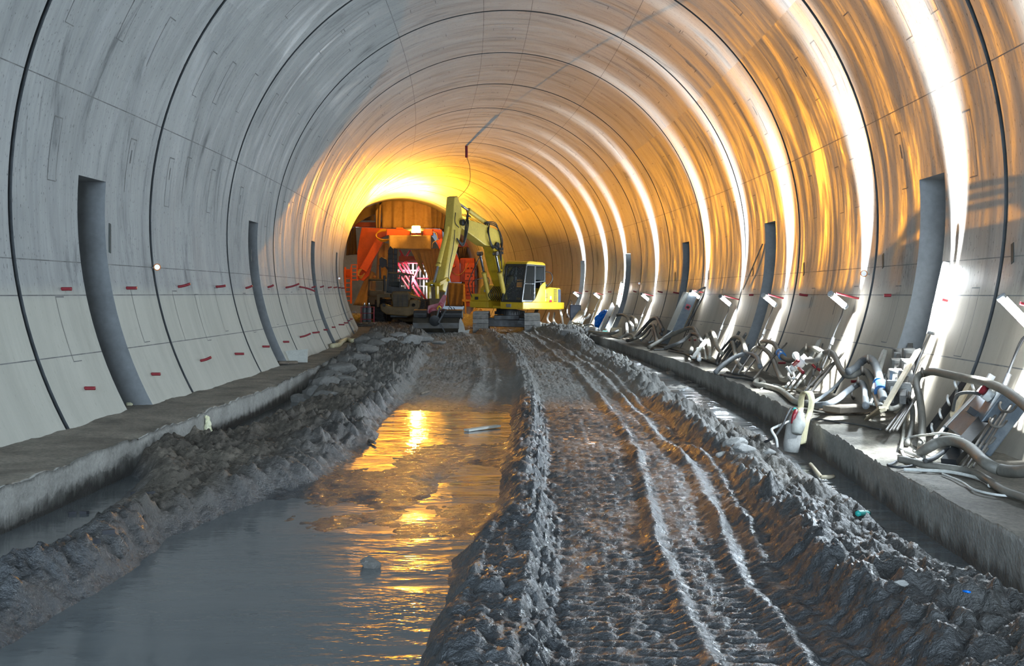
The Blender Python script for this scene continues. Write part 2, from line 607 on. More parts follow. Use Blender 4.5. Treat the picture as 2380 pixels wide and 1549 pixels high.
def lining(name, sgn, a0, a1, seams, mat, niches):
    """sgn -1 left, +1 right; elevation angles a0..a1 in degrees (crown uses sgn -1 and runs over the top)"""
    ang = []
    sw = math.degrees(0.007 / R)
    marks = sorted([s for s in seams if a0 < s < a1])
    if niches:
        marks = sorted(marks + [A_TOP])
    pts = [a0]
    seam_iv = []
    for s in marks:
        if s == A_TOP:
            pts.append(s)
        else:
            pts += [s - sw, s + sw]
            seam_iv.append((s - sw, s + sw))
    pts.append(a1)
    for p0, p1 in zip(pts[:-1], pts[1:]):
        ang += lin(p0, p1, 2.0) if (p0, p1) not in seam_iv else [p0]
    ang.append(a1)
    st = stations(niches)
    vs, fs, mi, uvs = [], [], [], []
    na = len(ang)
    for (d, dr, fl) in st:
        for a in ang:
            r = R + dr
            vs.append(pos(d, sgn * r * math.cos(math.radians(a)), ZC + r * math.sin(math.radians(a))))
            uvs.append((R * math.radians(a) + (40 if sgn > 0 else 0), d))
    for i in range(len(st) - 1):
        d0, d1 = st[i][0], st[i + 1][0]
        if d1 - d0 < 1e-6:
            continue
        groove = st[i][2] and st[i + 1][2]
        for j in range(na - 1):
            am, dm = (ang[j] + ang[j + 1]) / 2, (d0 + d1) / 2
            if niches and am < A_TOP and any(abs(dm - nd) < 0.5 for nd in NICHES):
                continue
            a, b, c, e = i * na + j, i * na + j + 1, (i + 1) * na + j + 1, (i + 1) * na + j
            fs.append((a, b, c, e) if sgn < 0 else (e, c, b, a))
            is_seam = any(lo - 1e-6 <= am <= hi + 1e-6 for lo, hi in seam_iv)
            mi.append(1 if groove else (2 if is_seam else 0))

    def quad(q, m):
        n = len(vs)
        for p, uv in q:
            vs.append(p)
            uvs.append(uv)
        fs.append((n, n + 1, n + 2, n + 3))
        mi.append(m)

    if niches:
        zs = [-0.06 + (NICHE_TOP + 0.06) * k / 14 for k in range(15)]
        dep = 0.75
        for nd in NICHES:
            for z0, z1 in zip(zs[:-1], zs[1:]):
                ob = sgn * (wall_o(ZC) + dep)
                for dd in (nd - 0.5, nd + 0.5):
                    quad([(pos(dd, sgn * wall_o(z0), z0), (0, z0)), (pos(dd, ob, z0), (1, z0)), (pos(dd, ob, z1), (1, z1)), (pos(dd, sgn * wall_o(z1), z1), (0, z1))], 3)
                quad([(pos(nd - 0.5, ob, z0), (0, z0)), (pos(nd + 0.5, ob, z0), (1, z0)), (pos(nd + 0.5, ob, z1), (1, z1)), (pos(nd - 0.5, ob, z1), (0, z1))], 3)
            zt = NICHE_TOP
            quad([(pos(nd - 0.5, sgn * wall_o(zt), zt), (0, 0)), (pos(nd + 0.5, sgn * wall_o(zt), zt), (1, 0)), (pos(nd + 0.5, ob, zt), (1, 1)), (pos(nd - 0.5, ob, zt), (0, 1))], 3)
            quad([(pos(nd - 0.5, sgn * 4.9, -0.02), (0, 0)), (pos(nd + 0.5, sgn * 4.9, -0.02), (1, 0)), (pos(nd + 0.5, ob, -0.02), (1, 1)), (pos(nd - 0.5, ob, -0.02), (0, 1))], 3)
    # outlines of the formwork windows cast into the concrete
    rnd = random.Random(len(name) * 13 + int(sgn * 5))

    def strip(d0, d1, e0, e1):
        rr = R - 0.003
        k = max(1, int(abs(e1 - e0) / 2))
        for q in range(k):
            b0, b1 = e0 + (e1 - e0) * q / k, e0 + (e1 - e0) * (q + 1) / k
            pt = lambda d, e: (pos(d, sgn * rr * math.cos(math.radians(e)), ZC + rr * math.sin(math.radians(e))), (R * math.radians(e), d))
            quad([pt(d0, b0), pt(d0, b1), pt(d1, b1), pt(d1, b0)], 2)

    rows = [(-15.5, 4.2), (7.5, 4.0), (27.0, 4.0)] if a1 < 45 else [(47.0, 3.5), (54.0, 3.5), (70.0, 3.0), (89.0, 2.5), (110.0, 3.0), (126.0, 3.5), (133.0, 3.5)]
    for j0 in JOINTS:
        for ec, he in rows:
            for fr in ((0.18, 0.4, 0.74) if a1 < 45 else (0.35, 0.6)):
                dm = j0 + RING * fr + rnd.uniform(-0.25, 0.25)
                if dm > D_END - 1 or (a1 < 45 and any(abs(dm - nd) < 0.75 for nd in NICHES) and ec < 20):
                    continue
                hw, e = 0.13, ec + rnd.uniform(-1, 1)
                t = 0.006
                td = math.degrees(t / R)
                strip(dm - hw, dm - hw + 2 * t, e - he, e + he)
                strip(dm - hw, dm + hw, e + he - td, e + he + 2 * td)
                if rnd.random() < 0.7:
                    strip(dm - hw, dm + hw, e - he - td, e - he + td)
                if rnd.random() < 0.5:
                    strip(dm + hw - t, dm + hw, e - he, e + he)
                if rnd.random() < 0.35:      # dark strip painted for the shade of an open slit
                    strip(dm - 0.02, dm + 0.02, e + he * 0.1, e + he * 0.6)
    me = bpy.data.meshes.new(name)
    me.from_pydata(vs, [], fs)
    me.polygons.foreach_set('material_index', mi)
    me.polygons.foreach_set('use_smooth', [m == 0 for m in mi])
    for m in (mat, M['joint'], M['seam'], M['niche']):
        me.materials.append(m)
    ul = me.uv_layers.new(name='UVMap')
    li = np.zeros(len(me.loops), dtype=np.int32)
    me.loops.foreach_get('vertex_index', li)
    ul.data.foreach_set('uv', np.array(uvs, dtype=np.float32)[li].ravel())
    return tag(link(name, me), kind='structure')


lining('wall_left', -1, A_FOOT, 38.0, SEAMS_WALL, M['lining_left'], True)
lining('wall_right', 1, A_FOOT, 38.0, SEAMS_WALL, M['lining_right'], True)
lining('ceiling', -1, 38.0 - 0.0, 142.0, SEAMS_CROWN, M['lining_crown'], False)


# ------------------------------------------------------------------ numpy noise for the ground
def vnoise(x, y, seed=0):
    xi, yi = np.floor(x).astype(np.int64), np.floor(y).astype(np.int64)
    xf, yf = x - xi, y - yi

    def h(a, b):
        n = (a * 374761393 + b * 668265263 + seed * 1442695041) & 0xffffffff
        n = ((n ^ (n >> 13)) * 1274126177) & 0xffffffff
        n = n ^ (n >> 16)
        return (n & 0xffff) / 65535.0
    u, v = xf * xf * xf * (xf * (xf * 6 - 15) + 10), yf * yf * yf * (yf * (yf * 6 - 15) + 10)
    a, b, c, d = h(xi, yi), h(xi + 1, yi), h(xi, yi + 1), h(xi + 1, yi + 1)
    return (a + (b - a) * u + (c - a) * v + (a - b - c + d) * u * v) * 2 - 1


def fbm(x, y, oct_=4, seed=0, gain=0.5):
    s, a, t = 0.0, 1.0, 0.0
    for k in range(oct_):
        s = s + a * vnoise(x * 2 ** k + 17.3 * k, y * 2 ** k - 9.1 * k, seed + k)
        t += a
        a *= gain
    return s / t


def billow(x, y, oct_=4, seed=0, gain=0.55):
    s, a, t = 0.0, 1.0, 0.0
    for k in range(oct_):
        s = s + a * np.abs(vnoise(x * 2 ** k + 31.7 * k, y * 2 ** k + 5.3 * k, seed + k))
        t += a
        a *= gain
    return s / t


def sst(a, b, x):
    t = np.clip((x - a) / (b - a), 0, 1)
    return t * t * (3 - 2 * t)


WATER = -0.385


def kerb_l(d):
    return np.interp(d, [0, 9.5, 13, 16, 20, 28, 40, 60], [-3.84, -3.84, -3.96, -4.05, -4.11, -4.3, -4.35, -4.2])


def kerb_r(d):
    return np.interp(d, [0, 7.5, 10.7, 14.5, 19.4, 26, 33, 48, 90], [3.69, 3.68, 3.67, 3.80, 3.90, 3.93, 3.83, 3.92, 3.9])


def ground_height(o, d):
    """height and dryness of the churned invert at offset o from the tunnel axis and distance d"""
    w1 = fbm(o * 0.9, d * 0.5, 4, 3)
    w2 = fbm(o * 2.5, d * 1.5, 4, 11)
    zb = np.interp(d, [-20, 18, 22, 26, 30, 33, 37, 42, 45.5, 49, 52, 60, 90], [0, 0, 0.03, 0.09, 0.19, 0.12, 0.17, 0.3, 0.37, 0.24, 0.16, 0.14, 0.2])
    l_in = np.interp(d, [4, 8.2, 10, 11.3, 13.3, 16.2, 24.3, 35.8, 60], [-2.5, -2.44, -2.48, -2.2, -1.85, -1.95, -2.23, -2.28, -2.3]) + 0.14 * w1 + 0.06 * w2
    l_out = np.interp(d, [4, 7.9, 10.2, 12.2, 13, 14.5, 15.5, 20, 22, 26, 60], [-2.95, -3.0, -3.2, -3.7, -4.15, -3.95, -3.55, -3.5, -3.7, -4.3, -5.6]) + 0.16 * w1 + 0.1 * w2
    r_out = np.interp(d, [4, 6.6, 10.6, 14.4, 17.5, 19.8, 24, 30, 36, 43, 47], [3.3, 3.35, 3.25, 3.3, 3.15, 2.95, 2.95, 3.0, 3.05, 3.5, 4.6]) + 0.15 * w1 + 0.08 * w2
    c_l = np.interp(d, [4, 6.1, 8.7, 10.6, 13.3, 16.7, 24.3, 31.5, 60], [0.1, 0.1, 0.0, 0.2, 0.14, 0.1, 0.02, 0.0, -0.1]) + 0.1 * w1 + 0.05 * w2
    c_r = np.interp(d, [4, 6, 7.9, 10, 14.4, 20, 31, 60], [0.75, 0.68, 0.57, 0.48, 0.4, 0.36, 0.32, 0.3]) + 0.04 * w1
    crag = billow(o * 2.2, d * 2.0, 5, 21, 0.62)          # clods
    crag2 = billow(o * 6.0, d * 5.0, 4, 31, 0.6)
    fine = fbm(o * 14, d * 12, 3, 41)
    clod = np.clip(billow(o * 3.6 + 40, d * 3.2, 3, 131, 0.5) - 0.25, 0, 1) * sst(0.0, 0.5, fbm(o * 1.1, d * 0.9, 2, 133) + 0.25)
    # left rut under slurry: smooth near the camera, banks of mud poking through further on
    low = fbm(o * 0.75 + 3, d * 0.42, 4, 51)
    amp = np.interp(d, [4, 8.0, 9.5, 12, 15.0, 16.0, 19.0, 20.5, 30], [0.075, 0.075, 0.09, 0.10, 0.075, 0.02, 0.02, 0.07, 0.06])
    side = sst(-1.9, -0.3, o)
    off = np.interp(d, [4, 8.5, 10, 14, 15.6, 16.2, 19, 20.5, 24], [-0.430, -0.42, -0.393, -0.385, -0.395, -0.432, -0.43, -0.385, -0.36])
    rut = off + amp * low * (0.45 + 0.75 * side) + 0.012 * crag2 * sst(8, 11, d) + 0.006 * fine
    rut += 0.03 * np.exp(-((o + 0.75 + 0.2 * w1) / 0.13) ** 2) * sst(19, 22, d) + 0.03 * np.exp(-((o + 0.35) / 0.08) ** 2) * sst(19, 22, d)
    h = rut
    # left berm
    bl = sst(l_in + 0.16, l_in - 0.22, o) * sst(l_out - 0.18, l_out + 0.3, o)
    berm = -0.20 + 0.16 * crag + 0.12 * crag2 + 0.22 * clod + 0.10 * w2 + 0.02 * fine - 0.06
    h = h + (berm - h) * bl
    ditch_l = sst(l_out + 0.1, l_out - 0.25, o)
    h = h + ((-0.44 + 0.07 * fbm(o * 1.3, d * 1.1, 4, 61) + 0.02 * crag2) - h) * ditch_l
    # centre ridge
    c_r2 = c_r + 0.16 * (crag2 - 0.3)
    cr = sst(c_l - 0.12, c_l + 0.16, o) * sst(c_r2 + 0.17, c_r2 - 0.12, o)
    ridge = -0.265 + 0.11 * crag + 0.10 * crag2 + 0.10 * clod + 0.05 * w2 + 0.01 * fine
    wet_crest = (0.018 + 0.05 * fbm(o * 0.2, d * 0.8, 3, 101)) * np.exp(-((o - c_r - 0.06 * fbm(o * 0, d * 0.9, 3, 103)) / (0.05 + 0.03 * w2)) ** 2)
    # right rut with track prints
    rr = sst(c_r - 0.05, c_r + 0.18, o)
    ph = (d + 0.12 * np.abs(o - 1.0) + 0.05 * w2) / 0.12
    lug = np.clip(np.sin(2 * PI * ph) * 1.6, -1, 1) * sst(-0.35, 0.15, fbm(o * 1.6, d * 0.6, 3, 71))
    rutr = -0.375 + 0.03 * w1 + 0.035 * crag2 + 0.007 * lug + 0.012 * fine
    c2 = np.interp(d, [4, 7, 9.2, 12.7, 16, 25, 60], [1.65, 1.52, 1.43, 1.55, 1.62, 1.5, 1.4]) + 0.05 * w1 + 0.02 * w2
    c3 = np.interp(d, [4, 7, 8.6, 12.7, 16, 25, 60], [2.15, 2.02, 1.96, 2.1, 2.0, 1.9, 1.9]) + 0.06 * w1 + 0.03 * w2
    c4 = c3 + 0.24 + 0.08 * w1
    cv = np.clip(0.75 + 0.6 * fbm(o * 0.1, d * 0.7, 3, 107), 0.1, 1.3)
    rutr += cv * (0.085 * np.exp(-((o - c2) / 0.07) ** 2) + 0.10 * np.exp(-((o - c3) / 0.075) ** 2) + 0.09 * np.exp(-((o - c4) / 0.07) ** 2))
    rutr += 0.022 * np.exp(-((o - (c2 + c3) / 2) / 0.2) ** 2) * sst(6.5, 8.5, d)
    h = h + (rutr - h) * rr
    h = h + (ridge - h) * cr + wet_crest
    # right berm
    br = sst(c4 + 0.0, c4 + 0.35, o) * sst(r_out + 0.2, r_out - 0.25, o)
    bermr = -0.24 + 0.15 * crag + 0.12 * crag2 + 0.2 * clod + 0.09 * w2 + 0.02 * fine + 0.07 * np.interp(d, [4, 8, 11, 16, 30], [1.0, 0.6, 0.3, 0.6, 0.6])
    bermr = bermr - 0.15 * sst(r_out - 1.0, r_out - 0.1, o) * sst(6, 9, d)
    h = h + (bermr - h) * br
    ditch_r = sst(r_out - 0.1, r_out + 0.22, o)
    h = h + ((-0.45 + 0.085 * fbm(o * 1.5, d * 1.2, 4, 81) + 0.02 * crag2) - h) * ditch_r
    h = h + zb * (1 - 0.45 * ditch_r * sst(50, 44, d) - 0.5 * ditch_l * sst(56, 44, d))
    h = h + 0.11 * fbm(o * 0.7, d * 0.4, 4, 91) * sst(20, 30, d) * (1 - ditch_r) + 0.05 * (crag2 - 0.3) * sst(20, 27, d)
    dry = np.clip(bl * (0.45 + 0.9 * sst(-2.2, -2.8, o)) * sst(7.5, 11, d) + br * 0.75 * sst(2.2, 3.0, o) * (0.4 + 0.6 * sst(7, 12, d)) + 0.3 * sst(22, 32, d) * (w1 * 0.5 + 0.5), 0, 1)
    firm = np.clip(sst(19.2, 22.5, d) * (0.9 + 0.4 * w1) * (1 - bl * 0.5) + 0.35 * br * (1 - sst(2.6, 3.2, o)) * sst(9, 13, d), 0, 1)
    return h, dry, firm


def ground_z(o, d):
    h, _, _ = ground_height(np.array([o], dtype=float), np.array([d], dtype=float))
    return float(h[0])


def gz(x, y):
    d, o = to_path(x, y)
    return ground_z(o, d)


def grid_mesh(name, X, Y, Z, mat, attr=None):
    nr, nc = X.shape
    me = bpy.data.meshes.new(name)
    co = np.stack([X, Y, Z], -1).reshape(-1, 3).astype(np.float32)
    i = np.arange(nr * nc, dtype=np.int32).reshape(nr, nc)
    q = np.stack([i[:-1, :-1], i[:-1, 1:], i[1:, 1:], i[1:, :-1]], -1).reshape(-1, 4)
    me.vertices.add(len(co))
    me.vertices.foreach_set('co', co.ravel())
    me.loops.add(q.size)
    me.loops.foreach_set('vertex_index', q.ravel())
    me.polygons.add(len(q))
    me.polygons.foreach_set('loop_start', np.arange(0, q.size, 4, dtype=np.int32))
    me.polygons.foreach_set('use_smooth', np.ones(len(q), dtype=bool))
    if attr is not None:
        a = me.attributes.new('dry', 'FLOAT', 'POINT')
        a.data.foreach_set('value', attr.ravel().astype(np.float32))
    me.materials.append(mat)
    me.update()
    me.validate()
    return link(name, me)


def path_np(d, o):
    m = 0.09253 - 0.004094 * d
    L = np.sqrt(1 + m * m)
    return 0.09253 * d - 1.0104 - 0.002047 * d * d + o / L, d - o * m / L


ds = np.concatenate([np.linspace(-12, 4.6, 40)[:-1], np.exp(np.linspace(math.log(4.6), math.log(92), 760))])
sp = np.linspace(0, 1, 620)
lo = np.where(ds > 56, -5.3, kerb_l(ds) - 0.12)
hi = np.where(ds > 56, 4.6, kerb_r(ds) + 0.12)
D2 = np.repeat(ds[:, None], len(sp), 1)
O2 = lo[:, None] + (hi - lo)[:, None] * sp[None, :]
H2, DRY, FIRM = ground_height(O2, D2)
X2, Y2 = path_np(D2, O2)
floor = tag(grid_mesh('floor', X2, Y2, H2, M['mud'], DRY), kind='structure')
fa = floor.data.attributes.new('set_mud', 'FLOAT', 'POINT')
fa.data.foreach_set('value', FIRM.ravel().astype(np.float32))

# standing slurry in the wheel rut and in both ditches
ds = np.concatenate([np.linspace(-12, 4, 10)[:-1], np.linspace(4, 46, 160)])
D2 = np.repeat(ds[:, None], 24, 1)
O2 = (kerb_l(ds) - 0.05)[:, None] + (kerb_r(ds) - kerb_l(ds) + 0.1)[:, None] * np.linspace(0, 1, 24)[None, :]
X2, Y2 = path_np(D2, O2)
Z2 = WATER + 0.16 * sst(20, 46, D2) * np.clip(np.abs(O2) / 3.5, 0, 1) - 0.1 * sst(20, 26, D2) * sst(3.0, 2.0, np.abs(O2))
water = tag(grid_mesh('puddle_water', X2, Y2, Z2, M['slurry']), kind='structure')


# ------------------------------------------------------------------ concrete benches along both walls
def bench(name, sgn, edge, d0, d1):
    ds = np.concatenate([np.linspace(d0, 5, 16)[:-1], np.exp(np.linspace(math.log(5), math.log(d1), 420))])
    # profile: from below the ground up the face, over the ragged arris, across the top to the wall
    prof = [(0.0, -0.75), (0.0, -0.45), (0.0, -0.34), (0.0, -0.26), (0.0, -0.18), (0.0, -0.1), (0.0, -0.045), (0.0, -0.002), (0.0, -0.002), (0.03, 0.0)]
    prof += [(0.03 + (1.45 - 0.03) * k / 26, 0.0) for k in range(1, 27)]
    S = np.array([p[0] for p in prof])
    Zp = np.array([p[1] for p in prof])
    D = np.repeat(ds[:, None], len(prof), 1)
    Sx = np.repeat(S[None, :], len(ds), 0)
    Z = np.repeat(Zp[None, :], len(ds), 0).copy()
    e = np.array(edge(ds))[:, None]
    chip = 0.03 * np.clip(fbm(ds * 7, ds * 0 + 3 + sgn, 3, 8), -1, 0.3)[:, None] + 0.025 * np.clip(fbm(ds * 2.2, ds * 0 + 5 + sgn, 4, 7), -1, 1)[:, None] + 0.022 * np.clip(fbm(ds * 0.6, ds * 0 + 2 + sgn, 2, 9), -1, 1)[:, None]
    near = np.exp(-(Sx / 0.12) ** 2) * (Zp[None, :] > -0.2)
    Z = Z + chip * near * np.clip((Zp[None, :] + 0.2) / 0.2, 0, 1)
    Z = Z + (0.012 * fbm(Sx * 5, D * 4, 4, 13) + 0.02 * fbm(Sx * 1.2, D * 0.8, 3, 17)) * (Sx > 0.02)
    Z = Z + 0.03 * sst(0.72, 1.02, Sx) * np.clip(fbm(D * 1.5, Sx * 2, 4, 19) + 0.25, 0, 1)
    bulge = 0.012 * fbm(D * 3, Z * 5, 3, 23) * (Sx < 0.02)
    O = sgn * (np.abs(e) + Sx + bulge)
    X, Y = path_np(D, O)
    o = grid_mesh(name, X, Y, Z, M['bench'])

    return tag(o, kind='structure')


bench('trim_1', -1, kerb_l, -12, 59.0)
bench('trim_2', 1, kerb_r, -12, 60.0)

# ------------------------------------------------------------------ tube work lights along the right wall
M['tube'] = emitter('lit_tube', (0.93, 0.98, 1.0), 60.0)
M['red_plastic'] = simple('red_plastic', (0.2, 0.008, 0.016), 0.45, dirt=(0.12, 0.02, 0.02), dirt_amt=0.3)
M['black_rubber'] = simple('black_rubber', (0.012, 0.013, 0.015), 0.5)
M['grey_plastic'] = simple('grey_plastic', (0.3, 0.31, 0.32), 0.5)
BAND_UP, BAND_DN, GLOW = 6000.0, 2000.0, 620.0


def band(p, energy, up, name, root):
    """narrow spot added at the fixture for the lit band along the curved wall"""
    n = inward(p)
    d, o = to_path(p.x, p.y)
    m = slope(d)
    ax = Vector((m, 1, 0)).normalized()
    t = ax.cross(n) * (1 if o > 0 else -1)
    if t.z < 0:
        t = -t
    aim = (t * (1 if up else -1) * 1.0 - n * (0.15 if up else 0.35)).normalized()
    ld = bpy.data.lights.new(name, 'SPOT')
    ld.energy = energy
    ld.color = (0.9, 0.97, 1.0)
    ld.spot_size = math.radians(112 if up else 140)
    ld.spot_blend = 0.9
    ld.shadow_soft_size = 0.05
    o = bpy.data.objects.new(name, ld)
    COL.objects.link(o)
    z = -aim
    x = ax
    y = z.cross(x).normalized()
    x = y.cross(z).normalized()
    rot = Matrix((x, y, z)).transposed().to_4x4()
    o.matrix_world = Matrix.Translation(p + n * 0.07 + t * (0.07 if up else -0.07)) @ rot @ Matrix.Diagonal((0.215 if up else 0.26, 1.0, 1.0, 1.0))
    return o


# pixel of the fixture's middle, its tube direction as a pixel offset, gap to the wall, lit band strength, where it hangs
LAMPS = [
    ((2372, 730), 'out', 0.30, 1.0, 'diagonal lit tube work light at the frame edge above the grey switch box', 'n'),
    ((2181, 695), 'up', 0.12, 1.25, 'tall upright lit tube work light beside the first deep niche', 'u'),
    ((1945, 697), 'out', 0.34, 1.0, 'lit tube work light above the white hose valve', 'n'),
    ((1786, 697), 'out', 0.30, 0.7, 'lit tube work light on the far edge of the second niche', 'n'),
    ((1684, 698), 'out', 0.34, 1.0, 'lit tube work light to the near side of the leaning control cabinet', 'n'),
    ((1614, 684), 'out', 0.26, 0.8, 'lit tube work light half hidden behind the leaning control cabinet', 'n'),
    ((1498, 690), 'out', 0.30, 1.0, 'lit tube work light above the coiled hoses near the fourth niche', 'n'),
    ((1440, 683), 'up', 0.12, 1.0, 'upright lit tube work light above the blue plastic bag', 'u'),
    ((1386, 687), 'out', 0.30, 1.0, 'lit tube work light second from the far end of the row', 'n'),
    ((1338, 684), 'out', 0.30, 1.0, 'lit tube work light at the far end of the row beside the yellow digger', 'n'),
]
for (pp, kind, gap, st, lab, _k) in LAMPS:
    p = Wl(pp[0], pp[1], gap)
    w = Wl(pp[0] + (0 if kind == 'up' else 6), pp[1], 0.0)
    n = inward(p)
    d, o = to_path(p.x, p.y)
    ax = Vector((slope(d), 1, 0)).normalized()
    t = ax.cross(n)
    if t.z < 0:
        t = -t
    root = thing('tube_work_light', lab, 'lamp', p, 'tube work lights on the right wall')
    if kind == 'up':
        a, b = p - t * 0.42, p + t * 0.42
    else:
        a, b = p + n * 0.14 + t * 0.05 - ax * 0.16, p - n * 0.14 - t * 0.06 + ax * 0.02
        if pp[0] > 2300:
            a, b = p + n * 0.2 + t * 0.10, p - n * 0.2 - t * 0.15
    MB().cyl(a, b, 0.045, n=14).build('lit_tube', M['tube'], root)
    u = (b - a).normalized()
    MB().cyl(a - u * 0.04, a, 0.05, n=14).build('end_cap', M['grey_plastic'], root)
    MB().cyl(b, b + u * 0.05, 0.05, n=14).build('end_cap', M['grey_plastic'], root)
    # red pipe stub it hangs from, hook of wire, supply cable with plug
    foot = p - n * (gap + 0.0) + t * 0.1
    if kind == 'up':
        foot = p - n * gap
    MB().cyl(foot + n * 0.004, foot + n * (gap + 0.03), 0.018, n=10).build('pipe_arm', M['red_plastic'], root)
    q = p - t * (0.5 if kind == 'up' else 0.1) - n * gap * (0.3 if kind == 'up' else 0.6)
    dn = lambda s_: q - t * s_ + n * (s_ * s_ / (2 * R) + 0.05 * s_)     # hangs clear of the curving wall
    b = a if kind == 'up' else b
    cab = [b, dn(0.1) + ax * 0.2, dn(0.45) + n * 0.02 + ax * 0.22, dn(0.8) + ax * 0.16, dn(1.15) + ax * 0.1]
    MB().tube(spline(cab, 6), 0.012, 6).build('cable', M['black_rubber'], root)
    cab = [b, dn(0.12) + ax * 0.26, dn(0.5) + ax * 0.3, dn(0.95) + ax * 0.3]
    MB().tube(spline(cab, 6), 0.009, 6).build('cable', M['black_rubber'], root)
    MB().cyl(dn(0.62) + n * 0.01 + ax * 0.2, dn(0.5) + n * 0.01 + ax * 0.215, 0.03, n=8).build('plug', M['black_rubber'], root)
    for up in (True, False):
        lo_ = band(p, (BAND_UP if up else BAND_DN) * st, up, 'tube_band_spot', root)
    light('tube_glow', 'SPOT', p + n * 0.2, GLOW * st, (0.74, 0.88, 1.0), aim=p + n * 1.2 - t * 0.08, shadow_soft_size=0.08, spot_size=math.radians(170), spot_blend=0.6)

# ------------------------------------------------------------------ red pipe stubs, reflectors and slots on the lining
ORD = ['first', 'second', 'third', 'fourth', 'fifth', 'sixth', 'seventh', 'eighth', 'ninth', 'tenth', 'eleventh', 'twelfth', 'thirteenth', 'fourteenth', 'fifteenth', 'sixteenth', 'seventeenth', 'eighteenth']
STUBS = {
    ('left', 'upper'): [(143, 672, .13, 0), (294, 670, .15, 0), (414, 667, .2, .05), (502, 667, .18, .02), (571, 670, .14, .05), (622, 668, .14, .05), (664, 669, .34, .1), (696, 667, .42, -.12), (724, 669, .12, .04),
                        (744, 668, .12, .04), (762, 669, .13, .02), (775, 669, .14, .02), (786, 669, .1, 0), (793, 670, .14, 0)],
    ('left', 'lower'): [(197, 903, .13, 0), (352, 870, .13, 0), (466, 839, .18, .06), (546, 823, .17, 0), (610, 806, .15, 0), (658, 795, .14, 0), (697, 784, .27, .09), (726, 774, .2, .02), (752, 767, .12, 0), (771, 761, .12, 0), (787, 755, .2, 0), (799, 751, .16, 0), (808, 746, .1, 0), (813, 742, .12, 0)],
    ('right', 'upper'): [(2071, 687, .1, 0), (1877, 687, .16, .02), (1751, 686, .1, 0), (1578, 682, .18, .03), (1540, 680, .17, .04), (1479, 679, .12, .04), (1421, 679, .15, 0), (1367, 678, .15, 0)],
    ('right', 'lower'): [(2124, 927, .12, 0), (1994, 887, .1, 0), (1907, 861, .14, .1), (1826, 844, .14, 0), (1618, 791, .2, 0), (1541, 775, .12, 0), (1423, 752, .12, 0)],
}
for (side, row), lst in STUBS.items():
    for i, (px, py, ln, lift) in enumerate(lst):
        p = Wl(px, py, 0.0)
        n = inward(p)
        dirn = Vector((n.x, n.y, 0)).normalized()
        pts = [p, p + dirn * ln * 0.5 + Vector((0, 0, lift * 0.35)), p + dirn * ln + Vector((0, 0, lift))]
        mb = MB().tube(spline(pts, 4), 0.023, 10)
        tag(mb.build('red_pipe_stub', M['red_plastic'], loc=p), '%s red pipe stub from the camera in the %s row on the %s wall' % (ORD[i], row, side), 'pipe stub', 'red pipe stubs on the %s wall' % side)

M['reflector'] = emitter('reflector_glow', (1, 1, 1), 0.25, (0.95, 0.95, 0.97))  # weak glow added to the prisms, which are no lamps
M['orange_plastic'] = simple('orange_plastic', (0.7, 0.22, 0.03), 0.5)
for (px, py, lab) in [(352, 623, 'round white survey reflector on the left wall at the second ring joint'), (783, 648, 'round white survey reflector far along the left wall'),
                      (2021, 638, 'round white survey reflector on the right wall at the second ring joint'), (1491, 660, 'round white survey reflector far along the right wall')]:
    p = Wl(px, py, 0.0)
    n = inward(p)
    view = (Vector((0, 0, EYE)) - p).normalized()
    c = p + n * 0.09
    r = thing('survey_reflector', lab, 'reflector', p, 'survey reflectors')
    MB().cyl(p, c, 0.012, n=8).build('pin', M['grey_plastic'], r)
    MB().cyl(c - view * 0.01, c + view * 0.015, 0.055, n=20).build('housing', M['orange_plastic'], r)
    MB().cyl(c + view * 0.016, c + view * 0.024, 0.042, n=20).build('prism', M['reflector'], r)

M['slot'] = simple('slot_shade', (0.012, 0.02, 0.02), 0.6, dirt=(0.01, 0.06, 0.05), dirt_amt=0.4)  # flat dark strips stand for the shade inside recessed slots
for k, (px, py0, py1) in enumerate([(255, 520, 588), (2354, 566, 612), (2053, 591, 623), (583, 580, 608), (1868, 612, 640), (1750, 622, 640), (1646, 630, 650), (1569, 634, 652)]):
    a, b = Wl(px, py0, 0.0), Wl(px, py1, 0.0)
    m = inward(a)
    d, o = to_path(a.x, a.y)
    tag(MB().bar(a + m * 0.004, b + m * 0.004, 0.07, 0.008, side=Vector((slope(d), 1, 0))).build('trim_%d' % (k + 3), M['slot']), kind='structure')

# the red stub and dangling wire in the crown
p = Wl(1084, 339, 0.0)
n = inward(p)
r = thing('ceiling_pipe_stub', 'red pipe stub hanging from the tunnel crown with a dangling wire', 'pipe stub', p)
MB().cyl(p, p + n * 0.55, 0.06, n=10).build('pipe', M['red_plastic'], r)
q = p + n * 0.5
MB().tube(spline([q, q + Vector((0.15, 0.1, -0.5)), q + Vector((0.1, 0.2, -1.3)), q + Vector((-0.5, 0.3, -2.0))], 6), 0.012, 6).build('wire', M['black_rubber'], r)

